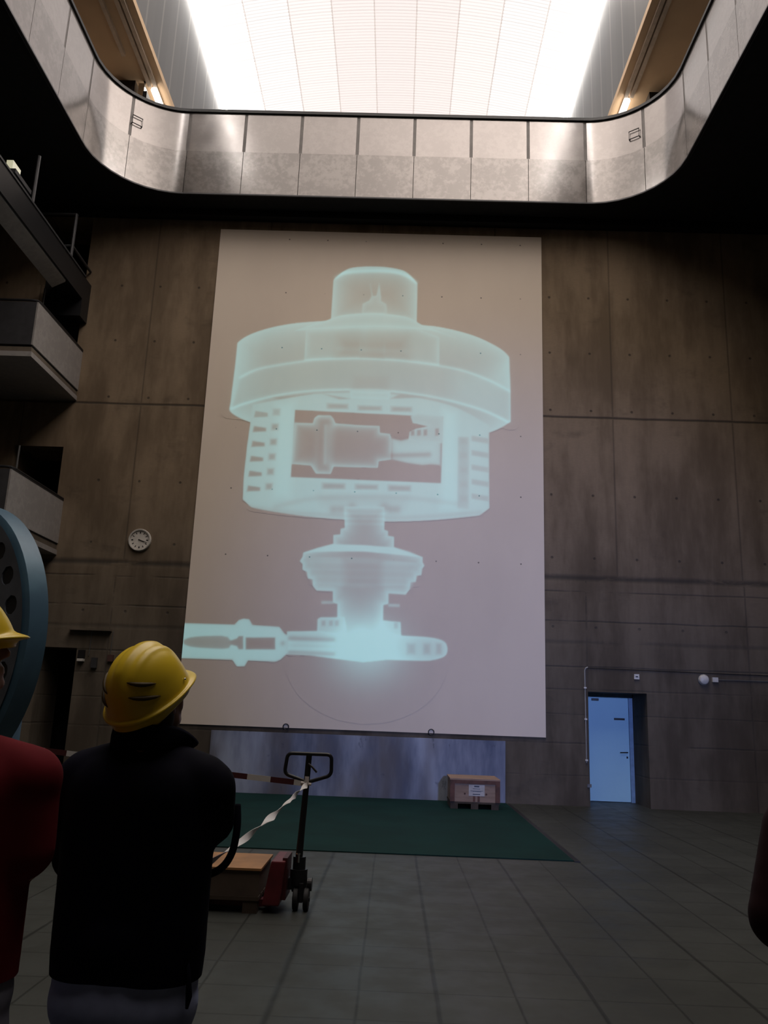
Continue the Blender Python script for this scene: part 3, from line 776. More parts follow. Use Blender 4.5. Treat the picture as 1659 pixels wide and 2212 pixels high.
# ------------------------------------------------------------------ galleries on the left
M['gal'] = m_panel('gallery_sheet', (0.34, 0.32, 0.31), 0.5, 0.3, 0.35)
def gallery(z0, z1, yc, label, rail=True):
    t = thing('balcony', label, 'balcony', (-8.2, (yc + YW) / 2, z0), 'balconies on the left')
    X1 = -7.05
    obj('slab', boxm(XL, X1 - 0.02, yc + 0.02, YW, z0 + 0.10, z0 + 0.20), M['concrete_plain'], t)
    obj('soffit_edge', boxm(XL, X1, yc, YW, z0, z0 + 0.10), M['gal'], t)
    obj('shadow_gap', boxm(XL, X1 - 0.035, yc + 0.035, YW, z0 + 0.10, z0 + 0.24), M['black_metal'], t)
    b = boxm(X1 - 0.03, X1, yc + 0.001, YW - 0.001, z0 + 0.24, z1); obj('side_panel', b, M['gal'], t)
    obj('end_panel', boxm(XL, X1 - 0.031, yc, yc + 0.03, z0 + 0.24, z1), M['dark_metal'], t)
    if rail:
        bm = BM()
        tube(bm, [(XL, yc + 0.03, z1 + 0.05), (X1 - 0.15, yc + 0.03, z1 + 0.05), (X1 - 0.05, yc + 0.06, z1 + 0.05), (X1 - 0.02, yc + 0.15, z1 + 0.05), (X1 - 0.02, YW, z1 + 0.05)], 0.025, 10)
        obj('handrail', bm, M['black_metal'], t, smooth='auto')
        obj('rail_base', boxm(X1 - 0.05, X1 + 0.005, yc, YW, z1, z1 + 0.028), M['black_metal'], t)
    rel(t); return t
gallery(7.90, 9.02, 14.3, 'upper grey metal sided balcony on the left with a dark handrail')
gallery(4.52, 5.66, 14.2, 'lower grey metal sided balcony on the left behind the blue flange')
# third level girder and glazed screen
def prism3(pts, y0, y1):
    bm = BM(); f = poly(bm, [(p[0], y0, p[1]) for p in pts]); q = bmesh.ops.extrude_face_region(bm, geom=[f])
    bmesh.ops.translate(bm, vec=(0, y1 - y0, 0), verts=[v for v in q['geom'] if isinstance(v, bmesh.types.BMVert)]); return bm
t = thing('crane_girder', 'long dark girder with a grey underside running to the wall at upper left', 'beam', (-7.3, 8, 9.95))
obj('web', boxm(-7.5, -7.05, 1.0, 16.2, 10.1, 10.62), M['black_metal'], t)
obj('underside_plate', prism3([(-7.36, 9.92), (-7.10, 10.06), (-7.10, 10.10), (-7.36, 9.97)], 1.0, 15.4), M['gal'], t)
obj('top_edge', boxm(-7.52, -7.03, 1.0, 16.2, 10.62, 10.66), M['dark_metal'], t)
obj('end_plate', boxm(-7.9, -7.05, 16.2, YW - 0.01, 9.7, 10.62), M['black_metal'], t)
rel(t)
t = thing('railing', 'dark metal railing frame standing on the girder by the far wall', 'railing', (-7.05, 15.5, 10.7))
for ya in (13.6, 15.5):
    bm = BM(); tube(bm, [(-7.1, ya, 10.66), (-7.1, ya, 11.7)], 0.035, 8); obj('post', bm, M['dark_metal'], t)
for q in ([(-7.1, 15.5, 10.95), (-7.1, YW - .03, 10.95)], [(-7.5, 15.5, 10.95), (-7.1, 15.5, 10.95)], [(-8.2, 15.5, 11.7), (-7.1, 15.5, 11.7)]):
    bm = BM(); tube(bm, q, 0.028, 8); obj('rail', bm, M['dark_metal'], t)
rel(t)
M['lit_win'] = emis('small_lit_sign', (0.75, 0.72, 0.42), 0.45)
t = thing('exit_lamp', 'small yellowish lit lamp in the dark above the girder at upper left', 'lamp', (-7.1, 13.0, 10.85))
obj('housing', boxm(-7.20, -7.02, 12.7, 13.35, 10.70, 10.78), M['dark_metal'], t); obj('diffuser', boxm(-7.26, -7.14, 12.8, 13.1, 10.79, 11.02), M['lit_win'], t); rel(t)
for (xx, ya, z0, z1, lab) in ((-7.6, 15.6, 9.2, 10.0, 'thin light upright rod between the upper balcony and the girder'), (-7.75, 15.8, 5.8, 6.6, 'thin upright rod above the lower balcony')):
    b = BM(); tube(b, [(xx, ya, z0 - 1.0), (xx, ya, z1)], 0.02, 8); tag(obj('upright_rod', b, M['grey_metal']), lab, 'rod')

# ------------------------------------------------------------------ blue flange of a turbine
bf = thing('turbine_flange', 'huge blue steel flange ring with round bolt holes standing at the left edge', 'machine part', (-5.0, 9.6, 0.0))
def m_blue():
    t = NT('blue_machine_paint'); n = t.ramp(t.noise(1.1, 4), 0.35, 0.65)
    t.col(t.mix(n, (0.055, 0.115, 0.175), (0.085, 0.18, 0.25))); t.rm(0.42, 0.1)
    return t.m
M['blue'] = m_blue()
M['grey_blue'] = simple('machined_face', (0.13, 0.15, 0.185), 0.4, 0.3, 0.25, 1.5)
FR = 1.62
rot = Matrix.Translation((-5.28, 9.5, 2.28)) @ Matrix.Rotation(math.radians(-32), 4, 'Z') @ Matrix.Rotation(PI / 2, 4, 'X')   # local +z becomes the face normal
bm = BM(); lathe(bm, [(0.85, -0.02), (FR - 0.06, -0.02), (FR, -0.05), (FR + 0.01, -0.27), (0.85, -0.27)], 72, rot, closed_ring=True)
obj('rim', bm, M['blue'], bf, smooth='auto')
# drilled face plate
bm = BM(); NH = 24; rh = 0.108; rb = 1.36
outer = []; 
for k in range(NH):
    a0 = 2 * PI * (k - 0.5) / NH; a1 = 2 * PI * (k + 0.5) / NH; am = (a0 + a1) / 2
    c = Vector((rb * math.cos(am), rb * math.sin(am), 0))
    per = []
    for j in range(4): per.append((0.85 + (FR - 0.06 - 0.85) * j / 4, a0))
    for j in range(4): per.append((FR - 0.06, a0 + (a1 - a0) * j / 4))
    for j in range(4): per.append((FR - 0.06 - (FR - 0.06 - 0.85) * j / 4, a1))
    for j in range(4): per.append((0.85, a1 - (a1 - a0) * j / 4))
    po = [Vector((r * math.cos(a), r * math.sin(a), 0)) for r, a in per]
    hi = [c + (p - c).normalized() * rh for p in po]; n = len(po)
    vo = [bm.verts.new(p) for p in po]; vi = [bm.verts.new(p) for p in hi]; vd = [bm.verts.new(p - Vector((0, 0, 0.018))) for p in hi]
    for j in range(n):
        k2 = (j + 1) % n
        bm.faces.new((vo[j], vo[k2], vi[k2], vi[j])); bm.faces.new((vi[j], vi[k2], vd[k2], vd[j]))
bmesh.ops.remove_doubles(bm, verts=bm.verts[:], dist=1e-4)
bmesh.ops.transform(bm, matrix=rot, verts=bm.verts[:])
obj('drilled_face', bm, M['grey_blue'], bf)
for k in range(NH):
    am = 2 * PI * k / NH; bm = BM()
    lathe(bm, [(0, -0.0155), (rh, -0.0155), (rh, -0.0195), (0, -0.0195)], 20, rot @ Matrix.Translation((rb * math.cos(am), rb * math.sin(am), 0)))
    obj('bolt_hole', bm, M['rubber'], bf)
bm = BM(); lathe(bm, [(0, -0.15), (0.86, -0.15), (0.86, -0.19), (0, -0.19)], 40, rot); obj('hub_plate', bm, M['dark_metal'], bf)
obj('housing', boxm(-6.3, -4.62, 9.8, 10.5, 0.0, 2.2), M['blue'], bf, bevel=0.06)
obj('stand', boxm(-5.6, -4.5, 9.2, 9.74, 0, 0.75), M['black_metal'], bf, bevel=0.03)
rel(bf)

# ------------------------------------------------------------------ wooden crate by the wall
ply = NT('plywood')
n = ply.ramp(ply.noise(3, 5, (1, 1, 6)), 0.35, 0.65)
ply.col(ply.mix(n, (0.27, 0.175, 0.125), (0.34, 0.225, 0.165))); ply.rm(0.75); M['ply'] = ply.m
M['rustwood'] = simple('dark_batten', (0.11, 0.045, 0.03), 0.7, 0, 0.3, 8)
M['pallet'] = simple('pallet_wood', (0.055, 0.038, 0.026), 0.8, 0, 0.3, 5)
M['paper'] = simple('paper', (0.50, 0.46, 0.43), 0.6)
cr = thing('wooden_crate', 'closed plywood crate with a white paper label standing by the far wall', 'crate', (1.48, 15.7, 0.132))
X0, X1, Ya, Yb = 1.06, 1.92, 15.3, 16.15
obj('crate_body', boxm(X0, X1, Ya, Yb, 0.132, 0.50), M['ply'], cr, bevel=0.004)
obj('lid', boxm(X0 - 0.015, X1 + 0.015, Ya - 0.015, Yb + 0.015, 0.50, 0.525), M['ply'], cr, bevel=0.004)
for bx_ in ((X0 - 0.012, X0 + 0.07), (X1 - 0.07, X1 + 0.012)): obj('corner_batten', boxm(bx_[0], bx_[1], Ya - 0.022, Ya + 0.05, 0.135, 0.50), M['rustwood'], cr, bevel=0.004)
obj('top_batten', boxm(X0 + 0.07, X1 - 0.07, Ya - 0.018, Ya, 0.44, 0.50), M['rustwood'], cr, bevel=0.003)
lb = obj('paper_label', boxm(1.38, 1.66, Ya - 0.006, Ya - 0.001, 0.235, 0.425), M['paper'], cr)
bm = BM()
for z0, z1, x0, x1 in ((0.385, 0.41, 1.475, 1.565), (0.355, 0.362, 1.45, 1.58), (0.32, 0.326, 1.41, 1.63), (0.308, 0.313, 1.45, 1.60), (0.258, 0.272, 1.45, 1.58)):
    box(bm, x0, x1, Ya - 0.0085, Ya - 0.0062, z0, z1)
obj('printing', bm, M['dark_metal'], lb)
for xx in (1.475, 1.555): obj('strap', boxm(xx - 0.02, xx + 0.02, Ya - 0.006, Ya - 0.001, 0.14, 0.235), M['rustwood'], cr)
for xx in (1.31, 1.69): 
    bm = BM(); lathe(bm, [(0, 0), (0.016, 0), (0.016, 0.004), (0, 0.004)], 12, Matrix.Translation((xx, Ya - .001, 0.27)) @ Matrix.Rotation(PI / 2, 4, 'X')); obj('knot', bm, M['rustwood'], cr)
rel(cr)
pl = thing('pallet', 'dark low wooden pallet under the plywood crate', 'pallet', (1.48, 15.7, 0.012))
for k in range(3):
    xx = X0 + 0.0 + k * 0.36; obj('block', boxm(xx, xx + 0.13, Ya, Yb, 0.012, 0.10), M['pallet'], pl)
for k in range(5): obj('board', boxm(X0 - 0.01, X1 + 0.01, Ya + k * 0.183, Ya + k * 0.183 + 0.12, 0.10, 0.130), M['pallet'], pl)
rel(pl)

# ------------------------------------------------------------------ wooden box on a pallet and the pallet jack
M['chip'] = simple('box_lid_wood', (0.34, 0.165, 0.062), 0.55, 0, 0.2, 3)
M['box_side'] = simple('box_side_wood', (0.085, 0.060, 0.045), 0.7, 0, 0.2, 3)
wb = thing('wooden_box', 'low wooden box with an orange-brown lid beside the pallet jack', 'box', (-1.5, 7.7, 0.13))
obj('box_body', boxm(-2.05, -1.075, 7.37, 8.03, 0.132, 0.335), M['box_side'], wb, bevel=0.004)
obj('lid', boxm(-2.07, -1.06, 7.35, 8.05, 0.335, 0.353), M['chip'], wb, bevel=0.004)
rel(wb)
pl = thing('pallet', 'dark wooden pallet under the low orange-lidded box', 'pallet', (-1.5, 7.7, 0.0))
for xx in (-2.05, -1.62, -1.2):
    for ya in (7.37, 7.65, 7.93): obj('block', boxm(xx, xx + 0.12, ya, ya + 0.10, 0.0, 0.10), M['pallet'], pl)
for k in range(5): obj('board', boxm(-2.06, -1.07, 7.36 + k * 0.14, 7.36 + k * 0.14 + 0.11, 0.10, 0.131), M['pallet'], pl)
rel(pl)
pj = thing('pallet_jack', 'red pallet jack with a black upright loop handle standing by the box', 'pallet jack', (-0.78, 7.6, 0))
# red carriage plate, slightly sloping, seen side on
def prism(pts, y0, y1):
    bm = BM(); f = poly(bm, [(p[0], y0, p[1]) for p in pts]); r = bmesh.ops.extrude_face_region(bm, geom=[f]); bmesh.ops.translate(bm, vec=(0, y1 - y0, 0), verts=[q for q in r['geom'] if isinstance(q, bmesh.types.BMVert)]); return bm
obj('carriage', prism([(-1.045, 0.06), (-0.90, 0.06), (-0.885, 0.16), (-0.865, 0.41), (-0.985, 0.41)], 7.38, 7.88), M['red_paint'], pj, bevel=0.012)
obj('carriage_back', boxm(-0.895, -0.855, 7.43, 7.75, 0.10, 0.43), simple('dark_red', (0.07, 0.008, 0.01), 0.5), pj, bevel=0.008)
for yy in (7.50, 7.77): obj('fork', boxm(-2.0, -0.99, yy, yy + 0.10, 0.03, 0.085), M['red_paint'], pj, bevel=0.006)
bm = BM(); tube(bm, [(-0.77, 7.60, 0.14), (-0.77, 7.60, 0.42)], 0.055, 16); tube(bm, [(-0.77, 7.60, 0.20), (-0.77, 7.60, 0.32)], 0.075, 16); box(bm, -0.86, -0.70, 7.55, 7.66, 0.16, 0.25)
obj('pump', bm, M['black_metal'], pj, smooth='auto')
bm = BM(); tube(bm, [(-0.775, 7.54, 0.38), (-0.775, 7.54, 0.45)], 0.012, 10); tube(bm, [(-0.775, 7.54, 0.445), (-0.775, 7.54, 0.456)], 0.018, 10); obj('valve_pin', bm, M['chrome'], pj)
for dx in (-0.045, 0.045):
    bm = BM(); lathe(bm, [(0.02, -0.022), (0.085, -0.022), (0.09, -0.015), (0.09, 0.015), (0.085, 0.022), (0.02, 0.022)], 28, Matrix.Translation((-0.735 + dx, 7.56, 0.09)) @ Matrix.Rotation(PI / 2, 4, 'Y'), closed_ring=True)
    obj('wheel', bm, M['rubber'], pj, smooth='auto')
bm = BM(); tube(bm, [(-0.81, 7.56, 0.09), (-0.66, 7.56, 0.09)], 0.02, 10); box(bm, -0.752, -0.718, 7.50, 7.62, 0.07, 0.22); obj('axle_fork', bm, M['black_metal'], pj)
bm = BM(); lathe(bm, [(0, -.02), (0.055, -.02), (0.055, .02), (0, .02)], 20, Matrix.Translation((-0.672, 7.60, 0.20)) @ Matrix.Rotation(PI / 2, 4, 'Y')); obj('roller', bm, M['black_metal'], pj)
bm = BM(); tube(bm, [(-0.775, 7.59, 0.40), (-0.765, 7.59, 0.62), (-0.745, 7.59, 1.02), (-0.735, 7.59, 1.27)], [0.032, 0.028, 0.026, 0.026], 12)
obj('shaft', bm, M['black_metal'], pj, smooth='auto')
def rounded(pts, r, n=5):
    P = [Vector(p) for p in pts]; out = []; m = len(P)
    for i in range(m):
        a, b, c = P[i - 1], P[i], P[(i + 1) % m]
        u = (a - b).normalized() * r; v = (c - b).normalized() * r
        for k in range(n + 1):
            t_ = k / n; out.append((b + u) * (1 - t_) ** 2 + b * 2 * t_ * (1 - t_) + (b + v) * t_ * t_)
    return out
yy = 7.585
loop = rounded([(-0.925, yy, 1.275), (-0.535, yy, 1.275), (-0.530, yy, 1.10), (-0.735, yy, 1.035), (-0.945, yy, 1.10)], 0.045)
bm = BM(); tube(bm, loop, 0.0165, 10, closed=True); obj('loop_handle', bm, M['black_metal'], pj, smooth=True)
bm = BM(); tube(bm, [(-0.735, yy - 0.02, 1.19), (-0.70, yy - 0.04, 1.17), (-0.655, yy - 0.05, 1.125)], 0.010, 8); obj('release_lever', bm, M['black_metal'], pj, smooth='auto')
rel(pj)

# ------------------------------------------------------------------ barrier tape
def m_tape():
    t = NT('barrier_tape'); 
    uv = t.n.new('ShaderNodeUVMap'); sp = t.n.new('ShaderNodeSeparateXYZ'); t.l.new(uv.outputs[0], sp.inputs[0])
    k = t.math('GREATER_THAN', t.math('FRACT', sp.outputs[0]), 0.5)
    c = t.mix(k, (0.68, 0.65, 0.63), (0.085, 0.022, 0.025)); t.col(c); t.rm(0.4)
    return t.m
M['tape'] = m_tape()
def ribbon(name, pts, width, twists, per, phase, label, n=60, a0=0.0, w_fn=None):
    P = smooth3(pts, n); me_v, fs, uvs = [], [], []; L = 0
    ds = [0]
    for i in range(1, len(P)): L += (P[i] - P[i - 1]).length; ds.append(L)
    th = 0.0012
    for i, p in enumerate(P):
        d = (P[min(i + 1, len(P) - 1)] - P[max(i - 1, 0)]).normalized(); s_ = Vector((0, 0, 1)) - d * d.z; s_.normalize(); w_ = d.cross(s_)
        a = a0 + twists * 2 * PI * ds[i] / L; u = s_ * math.cos(a) + w_ * math.sin(a); q = d.cross(u) * th
        h = width / 2 * (w_fn(ds[i] / L) if w_fn else 1)
        me_v += [p + u * h + q, p - u * h + q, p - u * h - q, p + u * h - q]
    for i in range(len(P) - 1):
        a = 4 * i; b_ = a + 4
        for j in range(4):
            fs.append((a + j, a + (j + 1) % 4, b_ + (j + 1) % 4, b_ + j)); uvs.append((ds[i], ds[i], ds[i + 1], ds[i + 1]))
    me = bpy.data.meshes.new(name); me.from_pydata([tuple(v) for v in me_v], [], fs)
    uvl = me.uv_layers.new(name='UVMap')
    k = 0
    for f, us in zip(me.polygons, uvs):
        for u in us: uvl.data[k].uv = (u / per + phase, 0.5); k += 1
    o = link(name, me, M['tape']); return tag(o, label, 'tape')
def smooth3(pts, n):
    P = [Vector(p) for p in pts]; out = []; m = len(P) - 1; per = max(2, n // m)
    for i in range(m):
        a, b, c, d_ = P[max(i - 1, 0)], P[i], P[i + 1], P[min(i + 2, m)]
        for k in range(per):
            t_ = k / per; out.append(0.5 * ((2 * b) + (c - a) * t_ + (2 * a - 5 * b + 4 * c - d_) * t_ * t_ + (3 * b - a - 3 * c + d_) * t_ ** 3))
    out.append(P[-1]); return out
ribbon('barrier_tape', [(-4.05, 7.75, 1.27), (-2.9, 7.7, 1.19), (-1.8, 7.62, 1.10), (-0.755, 7.57, 1.025)], 0.048, 0.0, 0.42, 0.36, 'red and white barrier tape strung level from the flange to the pallet jack handle')
ribbon('barrier_tape', [(-0.735, 7.55, 1.02), (-0.73, 6.4, 1.02), (-0.735, 5.0, 1.015), (-0.76, 3.75, 1.03), (-0.90, 3.2, 1.00)], 0.045, 2.2, 7.2, 0.0, 'twisted red and white barrier tape running from the jack handle towards the person in navy', 240, 0.3, lambda s_: 0.75 + 0.3 * math.sin(s_ * 40) * (1 if s_ < .6 else .2))
bm = BM()
tube(bm, [(-0.79, 7.56, 1.03), (-0.70, 7.555, 1.02)], 0.012, 8); box(bm, -0.757, -0.722, 7.545, 7.556, 1.02, 1.085)
tag(obj('tape_knot', bm, simple('tape_white', (0.62, 0.56, 0.54), 0.5)), 'knotted white tape end tied round the pallet jack shaft', 'tape')
st = thing('barrier_post', 'slim dark barrier post standing just in front of the person in navy', 'post', (-0.92, 3.2, 0))
bm = BM(); tube(bm, [(-0.92, 3.2, 0.02), (-0.92, 3.2, 1.04)], 0.02, 12); obj('pole', bm, M['black_metal'], st)
bm = BM(); lathe(bm, [(0, 0), (0.16, 0), (0.16, 0.02), (0.04, 0.035), (0, 0.035)], 28, Matrix.Translation((-0.92, 3.2, 0))); obj('base', bm, M['black_metal'], st); rel(st)

# ------------------------------------------------------------------ people
ICO = {}
for lv in (2, 3):
    bm = BM(); bmesh.ops.create_icosphere(bm, subdivisions=lv, radius=1.0); bm.verts.index_update()
    ICO[lv] = (np.array([v.co[:] for v in bm.verts]), np.array([[v.index for v in f.verts] for f in bm.faces])); bm.free()
def blob(name, prims, voxel, mt, parent, smooth_it=6, fac=0.5, cut=None, world=None):
    """prims: (p0, r0, p1, r1[, scale]) tapered capsules fused into one skin by voxel remeshing"""
    vs_, fs_, off = [], [], 0
    for pr in prims:
        p0, r0, p1, r1 = Vector(pr[0]), pr[1], Vector(pr[2]), pr[3]; sc = pr[4] if len(pr) > 4 else (1, 1, 1)
        L = (p1 - p0).length; n = max(1, int(L / (min(r0, r1) * 0.35)) + 1) if L > 1e-6 else 0
        for k in range(n + 1):
            t_ = k / max(n, 1); p = p0.lerp(p1, t_); rr = r0 + (r1 - r0) * t_
            tv, tf = ICO[3 if rr > 0.03 else 2]
            vs_.append(tv * rr * np.array(sc) + np.array(p)); fs_.append(tf + off); off += len(tv)
    me = bpy.data.meshes.new(name); VV_ = np.concatenate(vs_); FF_ = np.concatenate(fs_)
    me.vertices.add(len(VV_)); me.vertices.foreach_set('co', VV_.ravel().astype(np.float32))
    me.loops.add(len(FF_) * 3); me.loops.foreach_set('vertex_index', FF_.ravel().astype(np.int32))
    me.polygons.add(len(FF_)); me.polygons.foreach_set('loop_start', (np.arange(len(FF_)) * 3).astype(np.int32)); me.polygons.foreach_set('loop_total', np.full(len(FF_), 3, np.int32))
    me.update(calc_edges=True)
    o = bpy.data.objects.new(name, me); COL.objects.link(o)
    a = o.modifiers.new('r', 'REMESH'); a.mode = 'VOXEL'; a.voxel_size = voxel; a.use_smooth_shade = True
    if smooth_it:
        b_ = o.modifiers.new('s', 'SMOOTH'); b_.factor = fac; b_.iterations = smooth_it
    dg = bpy.context.evaluated_depsgraph_get(); ev = o.evaluated_get(dg)
    me2 = bpy.data.meshes.new_from_object(ev); me2.name = name
    o.modifiers.clear(); o.data = me2
    for p in me2.polygons: p.use_smooth = True
    me2.materials.clear(); me2.materials.append(mt)
    if world is not None: me2.transform(world)
    if cut: 
        bm = BM(); bm.from_mesh(me2)
        for (pt, no) in cut:
            bmesh.ops.bisect_plane(bm, geom=bm.verts[:] + bm.edges[:] + bm.faces[:], plane_co=pt, plane_no=no, clear_outer=True)
        bm.to_mesh(me2); bm.free()
    o.parent = parent
    return o
def V3(*a): return Vector(a)
def cap(p0, r0, p1, r1, sc=(1, 1, 1)): return (p0, r0, p1, r1, sc)
def hand_prims(w, d, side, curl=0.6):
    """five-finger hand at wrist w pointing along d; side = direction of the thumb"""
    d = d.normalized(); s = (side - d * side.dot(d)).normalized(); n = d.cross(s)
    out = [cap(w, 0.026, w + d * 0.03, 0.030), cap(w + d * 0.035 + s * 0.018, 0.022, w + d * 0.085 + s * 0.026, 0.016), cap(w + d * 0.035, 0.024, w + d * 0.088, 0.017), cap(w + d * 0.035 - s * 0.02, 0.022, w + d * 0.08 - s * 0.028, 0.015)]
    for k, (off, L) in enumerate(((0.031, 0.068), (0.0105, 0.077), (-0.0105, 0.071), (-0.031, 0.056))):
        b0 = w + d * 0.088 + s * off; a1 = curl * 0.5; a2 = curl * 1.4
        d1 = d * math.cos(a1) + n * math.sin(a1) + s * off * 1.5; d2 = d * math.cos(a2) + n * math.sin(a2)
        b1 = b0 + d1 * L * 0.5; b2 = b1 + d2 * L * 0.5
        out += [cap(b0 - d * 0.01, 0.0098, b1, 0.0088), cap(b1, 0.0088, b2, 0.0075)]
    t0 = w + d * 0.03 + s * 0.028; t1 = t0 + (d * 0.6 + s * 0.8).normalized() * 0.035; t2 = t1 + (d * 0.9 + s * 0.25 + n * .3).normalized() * 0.035
    out += [cap(t0, 0.014, t1, 0.011), cap(t1, 0.011, t2, 0.0085)]
    return out
def head_mat(c, yaw, pitch, roll=0.0):
    return Matrix.Translation(c) @ Matrix.Rotation(yaw, 4, 'Z') @ Matrix.Rotation(pitch, 4, 'X') @ Matrix.Rotation(roll, 4, 'Y')
def head_prims(Mh):
    """local: +y is the face, +z up, origin at head centre"""
    L = lambda x, y, z: Mh @ Vector((x, y, z))
    P = [cap(L(0, -0.012, 0.03), 0.088, L(0, 0.02, 0.035), 0.082), cap(L(0, 0.0, -0.03), 0.074, L(0, 0.03, -0.055), 0.058),
         cap(L(0, 0.05, -0.085), 0.032, L(0, 0.066, -0.092), 0.022), cap(L(-.042, 0.01, -0.07), 0.028, L(-.02, .05, -.092), 0.022), cap(L(.042, 0.01, -0.07), 0.028, L(.02, .05, -.092), 0.022),
         cap(L(0, 0.088, 0.012), 0.010, L(0, 0.108, -0.022), 0.0135), cap(L(-.011, 0.095, -0.026), 0.008, L(.011, 0.095, -0.026), 0.008),
         cap(L(-.045, 0.072, 0.028), 0.015, L(.045, 0.072, 0.028), 0.015), cap(L(-.02, 0.084, -0.055), 0.008, L(.02, 0.084, -0.055), 0.008), cap(L(-.016, 0.082, -0.066), 0.009, L(.016, 0.082, -0.066), 0.009)]
    for s in (-1, 1):
        P += [cap(L(s * .042, 0.062, -0.02), 0.022, L(s * .045, 0.045, -0.04), 0.024),
              cap(L(s * 0.078, -0.008, 0.018), 0.011, L(s * 0.082, -0.018, 0.024), 0.011), cap(L(s * 0.082, -0.018, 0.024), 0.011, L(s * 0.078, -0.008, -0.022), 0.009)]
    return P
def hard_hat(parent, Mh, mt, band):
    """helmet in head coordinates, pushed well down; +y the brim"""
    seg, rings = 72, 26
    bm = BM(); G = []
    ax, ay, az = 0.109, 0.137, 0.150
    def R(a):   # rim radius factor; a measured from +x
        return 1.0
    for i in range(rings + 1):
        t_ = i / rings; ph = t_ * PI / 2
        row = []
        for k in range(seg):
            a = 2 * PI * k / seg; ca, sa = math.cos(a), math.sin(a)
            cr_ = math.sin(ph) ** 0.86; cz_ = math.cos(ph) ** 0.92 if ph < PI / 2 - 1e-6 else 0
            x_ = ax * cr_ * ca; y_ = ay * cr_ * sa; z_ = az * cz_
            # three raised ridges running front to back, a step around the crown
            rdg = 0.0
            for c_, w_, h_ in ((0.0, 0.017, 0.007), (-0.046, 0.010, 0.0035), (0.046, 0.010, 0.0035)):
                rdg += h_ / (1 + ((x_ - c_) / w_) ** 6)
            rdg *= min(1, max(0, (0.85 - t_) / 0.2)) * min(1, max(0, (0.118 - abs(y_)) / 0.03))
            nrm = Vector((x_ / ax ** 2, y_ / ay ** 2, (z_ + 1e-4) / az ** 2)).normalized()
            flare = 0.004 * max(0, (t_ - 0.8) / 0.2)
            p = Vector((x_, y_, z_)) + nrm * (rdg + flare)
            row.append(p)
        G.append(row)
    # rim and brim
    rim = []
    for j, (e, dz) in enumerate(((0.015, -0.002), (0.018, -0.012), (0.005, -0.015), (-0.001, -0.036))):
        row = []
        for k in range(seg):
            a = 2 * PI * k / seg; ca, sa = math.cos(a), math.sin(a)
            f = max(0, sa) ** 3; bk = max(0, -sa) ** 2
            ext = e + (0.026 * f if j in (0, 1) else 0)
            zz = dz - 0.018 * f * (1 if j in (0, 1) else 0.3) - (0.030 * bk if j == 3 else 0)
            lift = 0.016 * abs(ca) ** 4 * 0.5
            row.append(Vector(((ax + ext) * ca, (ay + ext) * sa, zz + lift)))
        rim.append(row)
    G += rim
    vs = [[bm.verts.new(Mh @ (p + Vector((0, -0.003, 0.030)))) for p in row] for row in G[1:]]
    top = bm.verts.new(Mh @ (G[0][0] + Vector((0, -0.003, 0.030))))
    for k in range(seg): bm.faces.new((top, vs[0][k], vs[0][(k + 1) % seg]))
    for i in range(len(vs) - 1):
        for k in range(seg): bm.faces.new((vs[i][k], vs[i][(k + 1) % seg], vs[i + 1][(k + 1) % seg], vs[i + 1][k]))
    o = obj('hard_hat', bm, mt, parent, smooth=True)
    md = o.modifiers.new('thick', 'SOLIDIFY'); md.thickness = 0.003; md.offset = -1
    sd = o.modifiers.new('sub', 'SUBSURF'); sd.levels = 1; sd.render_levels = 1
    # vents: short dark raised slots on both rear flanks
    for s in (-1, 1):
        for (z_, L) in ((0.118, 0.062), (0.080, 0.055)):
            bm = BM(); pts = []
            for k in range(7):
                q = -0.30 - 0.0 + (k / 6 - 0.5) * L / 0.12
                a = math.pi / 2 * 1 + (s * (1.25) + q * 0.0)
                ang = (-PI / 2 + s * (0.75 + (k / 6 - 0.5) * 0.75))
                zv = z_ - s * 0.6 * (k / 6 - 0.5) * 0.050; hz = (zv - 0.030) / az; ph = math.acos(min(1, max(0, hz)) ** (1 / 0.92)); cr_ = math.sin(ph) ** 0.86
                pts.append(Mh @ Vector(((ax * cr_ + .0015) * math.cos(ang), (ay * cr_ + .0015) * math.sin(ang) - 0.003, zv)))
            tube(bm, pts, [0.001, 0.005, 0.0065, 0.007, 0.0065, 0.005, 0.001], 8)
            obj('vent', bm, M['helmet_dark'], o, smooth=True)
    bm = BM(); bmesh.ops.create_uvsphere(bm, u_segments=12, v_segments=8, radius=0.004, matrix=Mh @ Matrix.Translation((0.107, 0.045, 0.055)))
    obj('rivet', bm, M['chrome'], o, smooth=True)
    return o

M['yellow'] = simple('yellow_plastic', (0.78, 0.55, 0.030), 0.33, 0, 0.06, 2)
M['helmet_dark'] = simple('helmet_vent', (0.06, 0.035, 0.004), 0.6)
M['skin'] = simple('skin', (0.30, 0.155, 0.11), 0.55, 0, 0.12, 8)
M['hair'] = simple('hair', (0.018, 0.011, 0.008), 0.7)
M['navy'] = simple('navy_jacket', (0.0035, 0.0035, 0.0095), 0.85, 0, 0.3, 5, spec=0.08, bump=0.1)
M['jeans'] = simple('blue_jeans', (0.30, 0.34, 0.52), 0.85, 0, 0.25, 5, spec=0.1)
M['jeans_grey'] = simple('grey_trousers', (0.22, 0.22, 0.29), 0.85, 0, 0.25, 5, spec=0.1)
M['red_shirt'] = simple('red_shirt', (0.125, 0.009, 0.014), 0.85, 0, 0.15, 5, spec=0.1)
M['dark_red'] = simple('dark_red_jacket', (0.016, 0.003, 0.005), 0.8, 0, 0.2, 5, spec=0.15)
M['shoe'] = simple('shoe_leather', (0.012, 0.010, 0.010), 0.5)

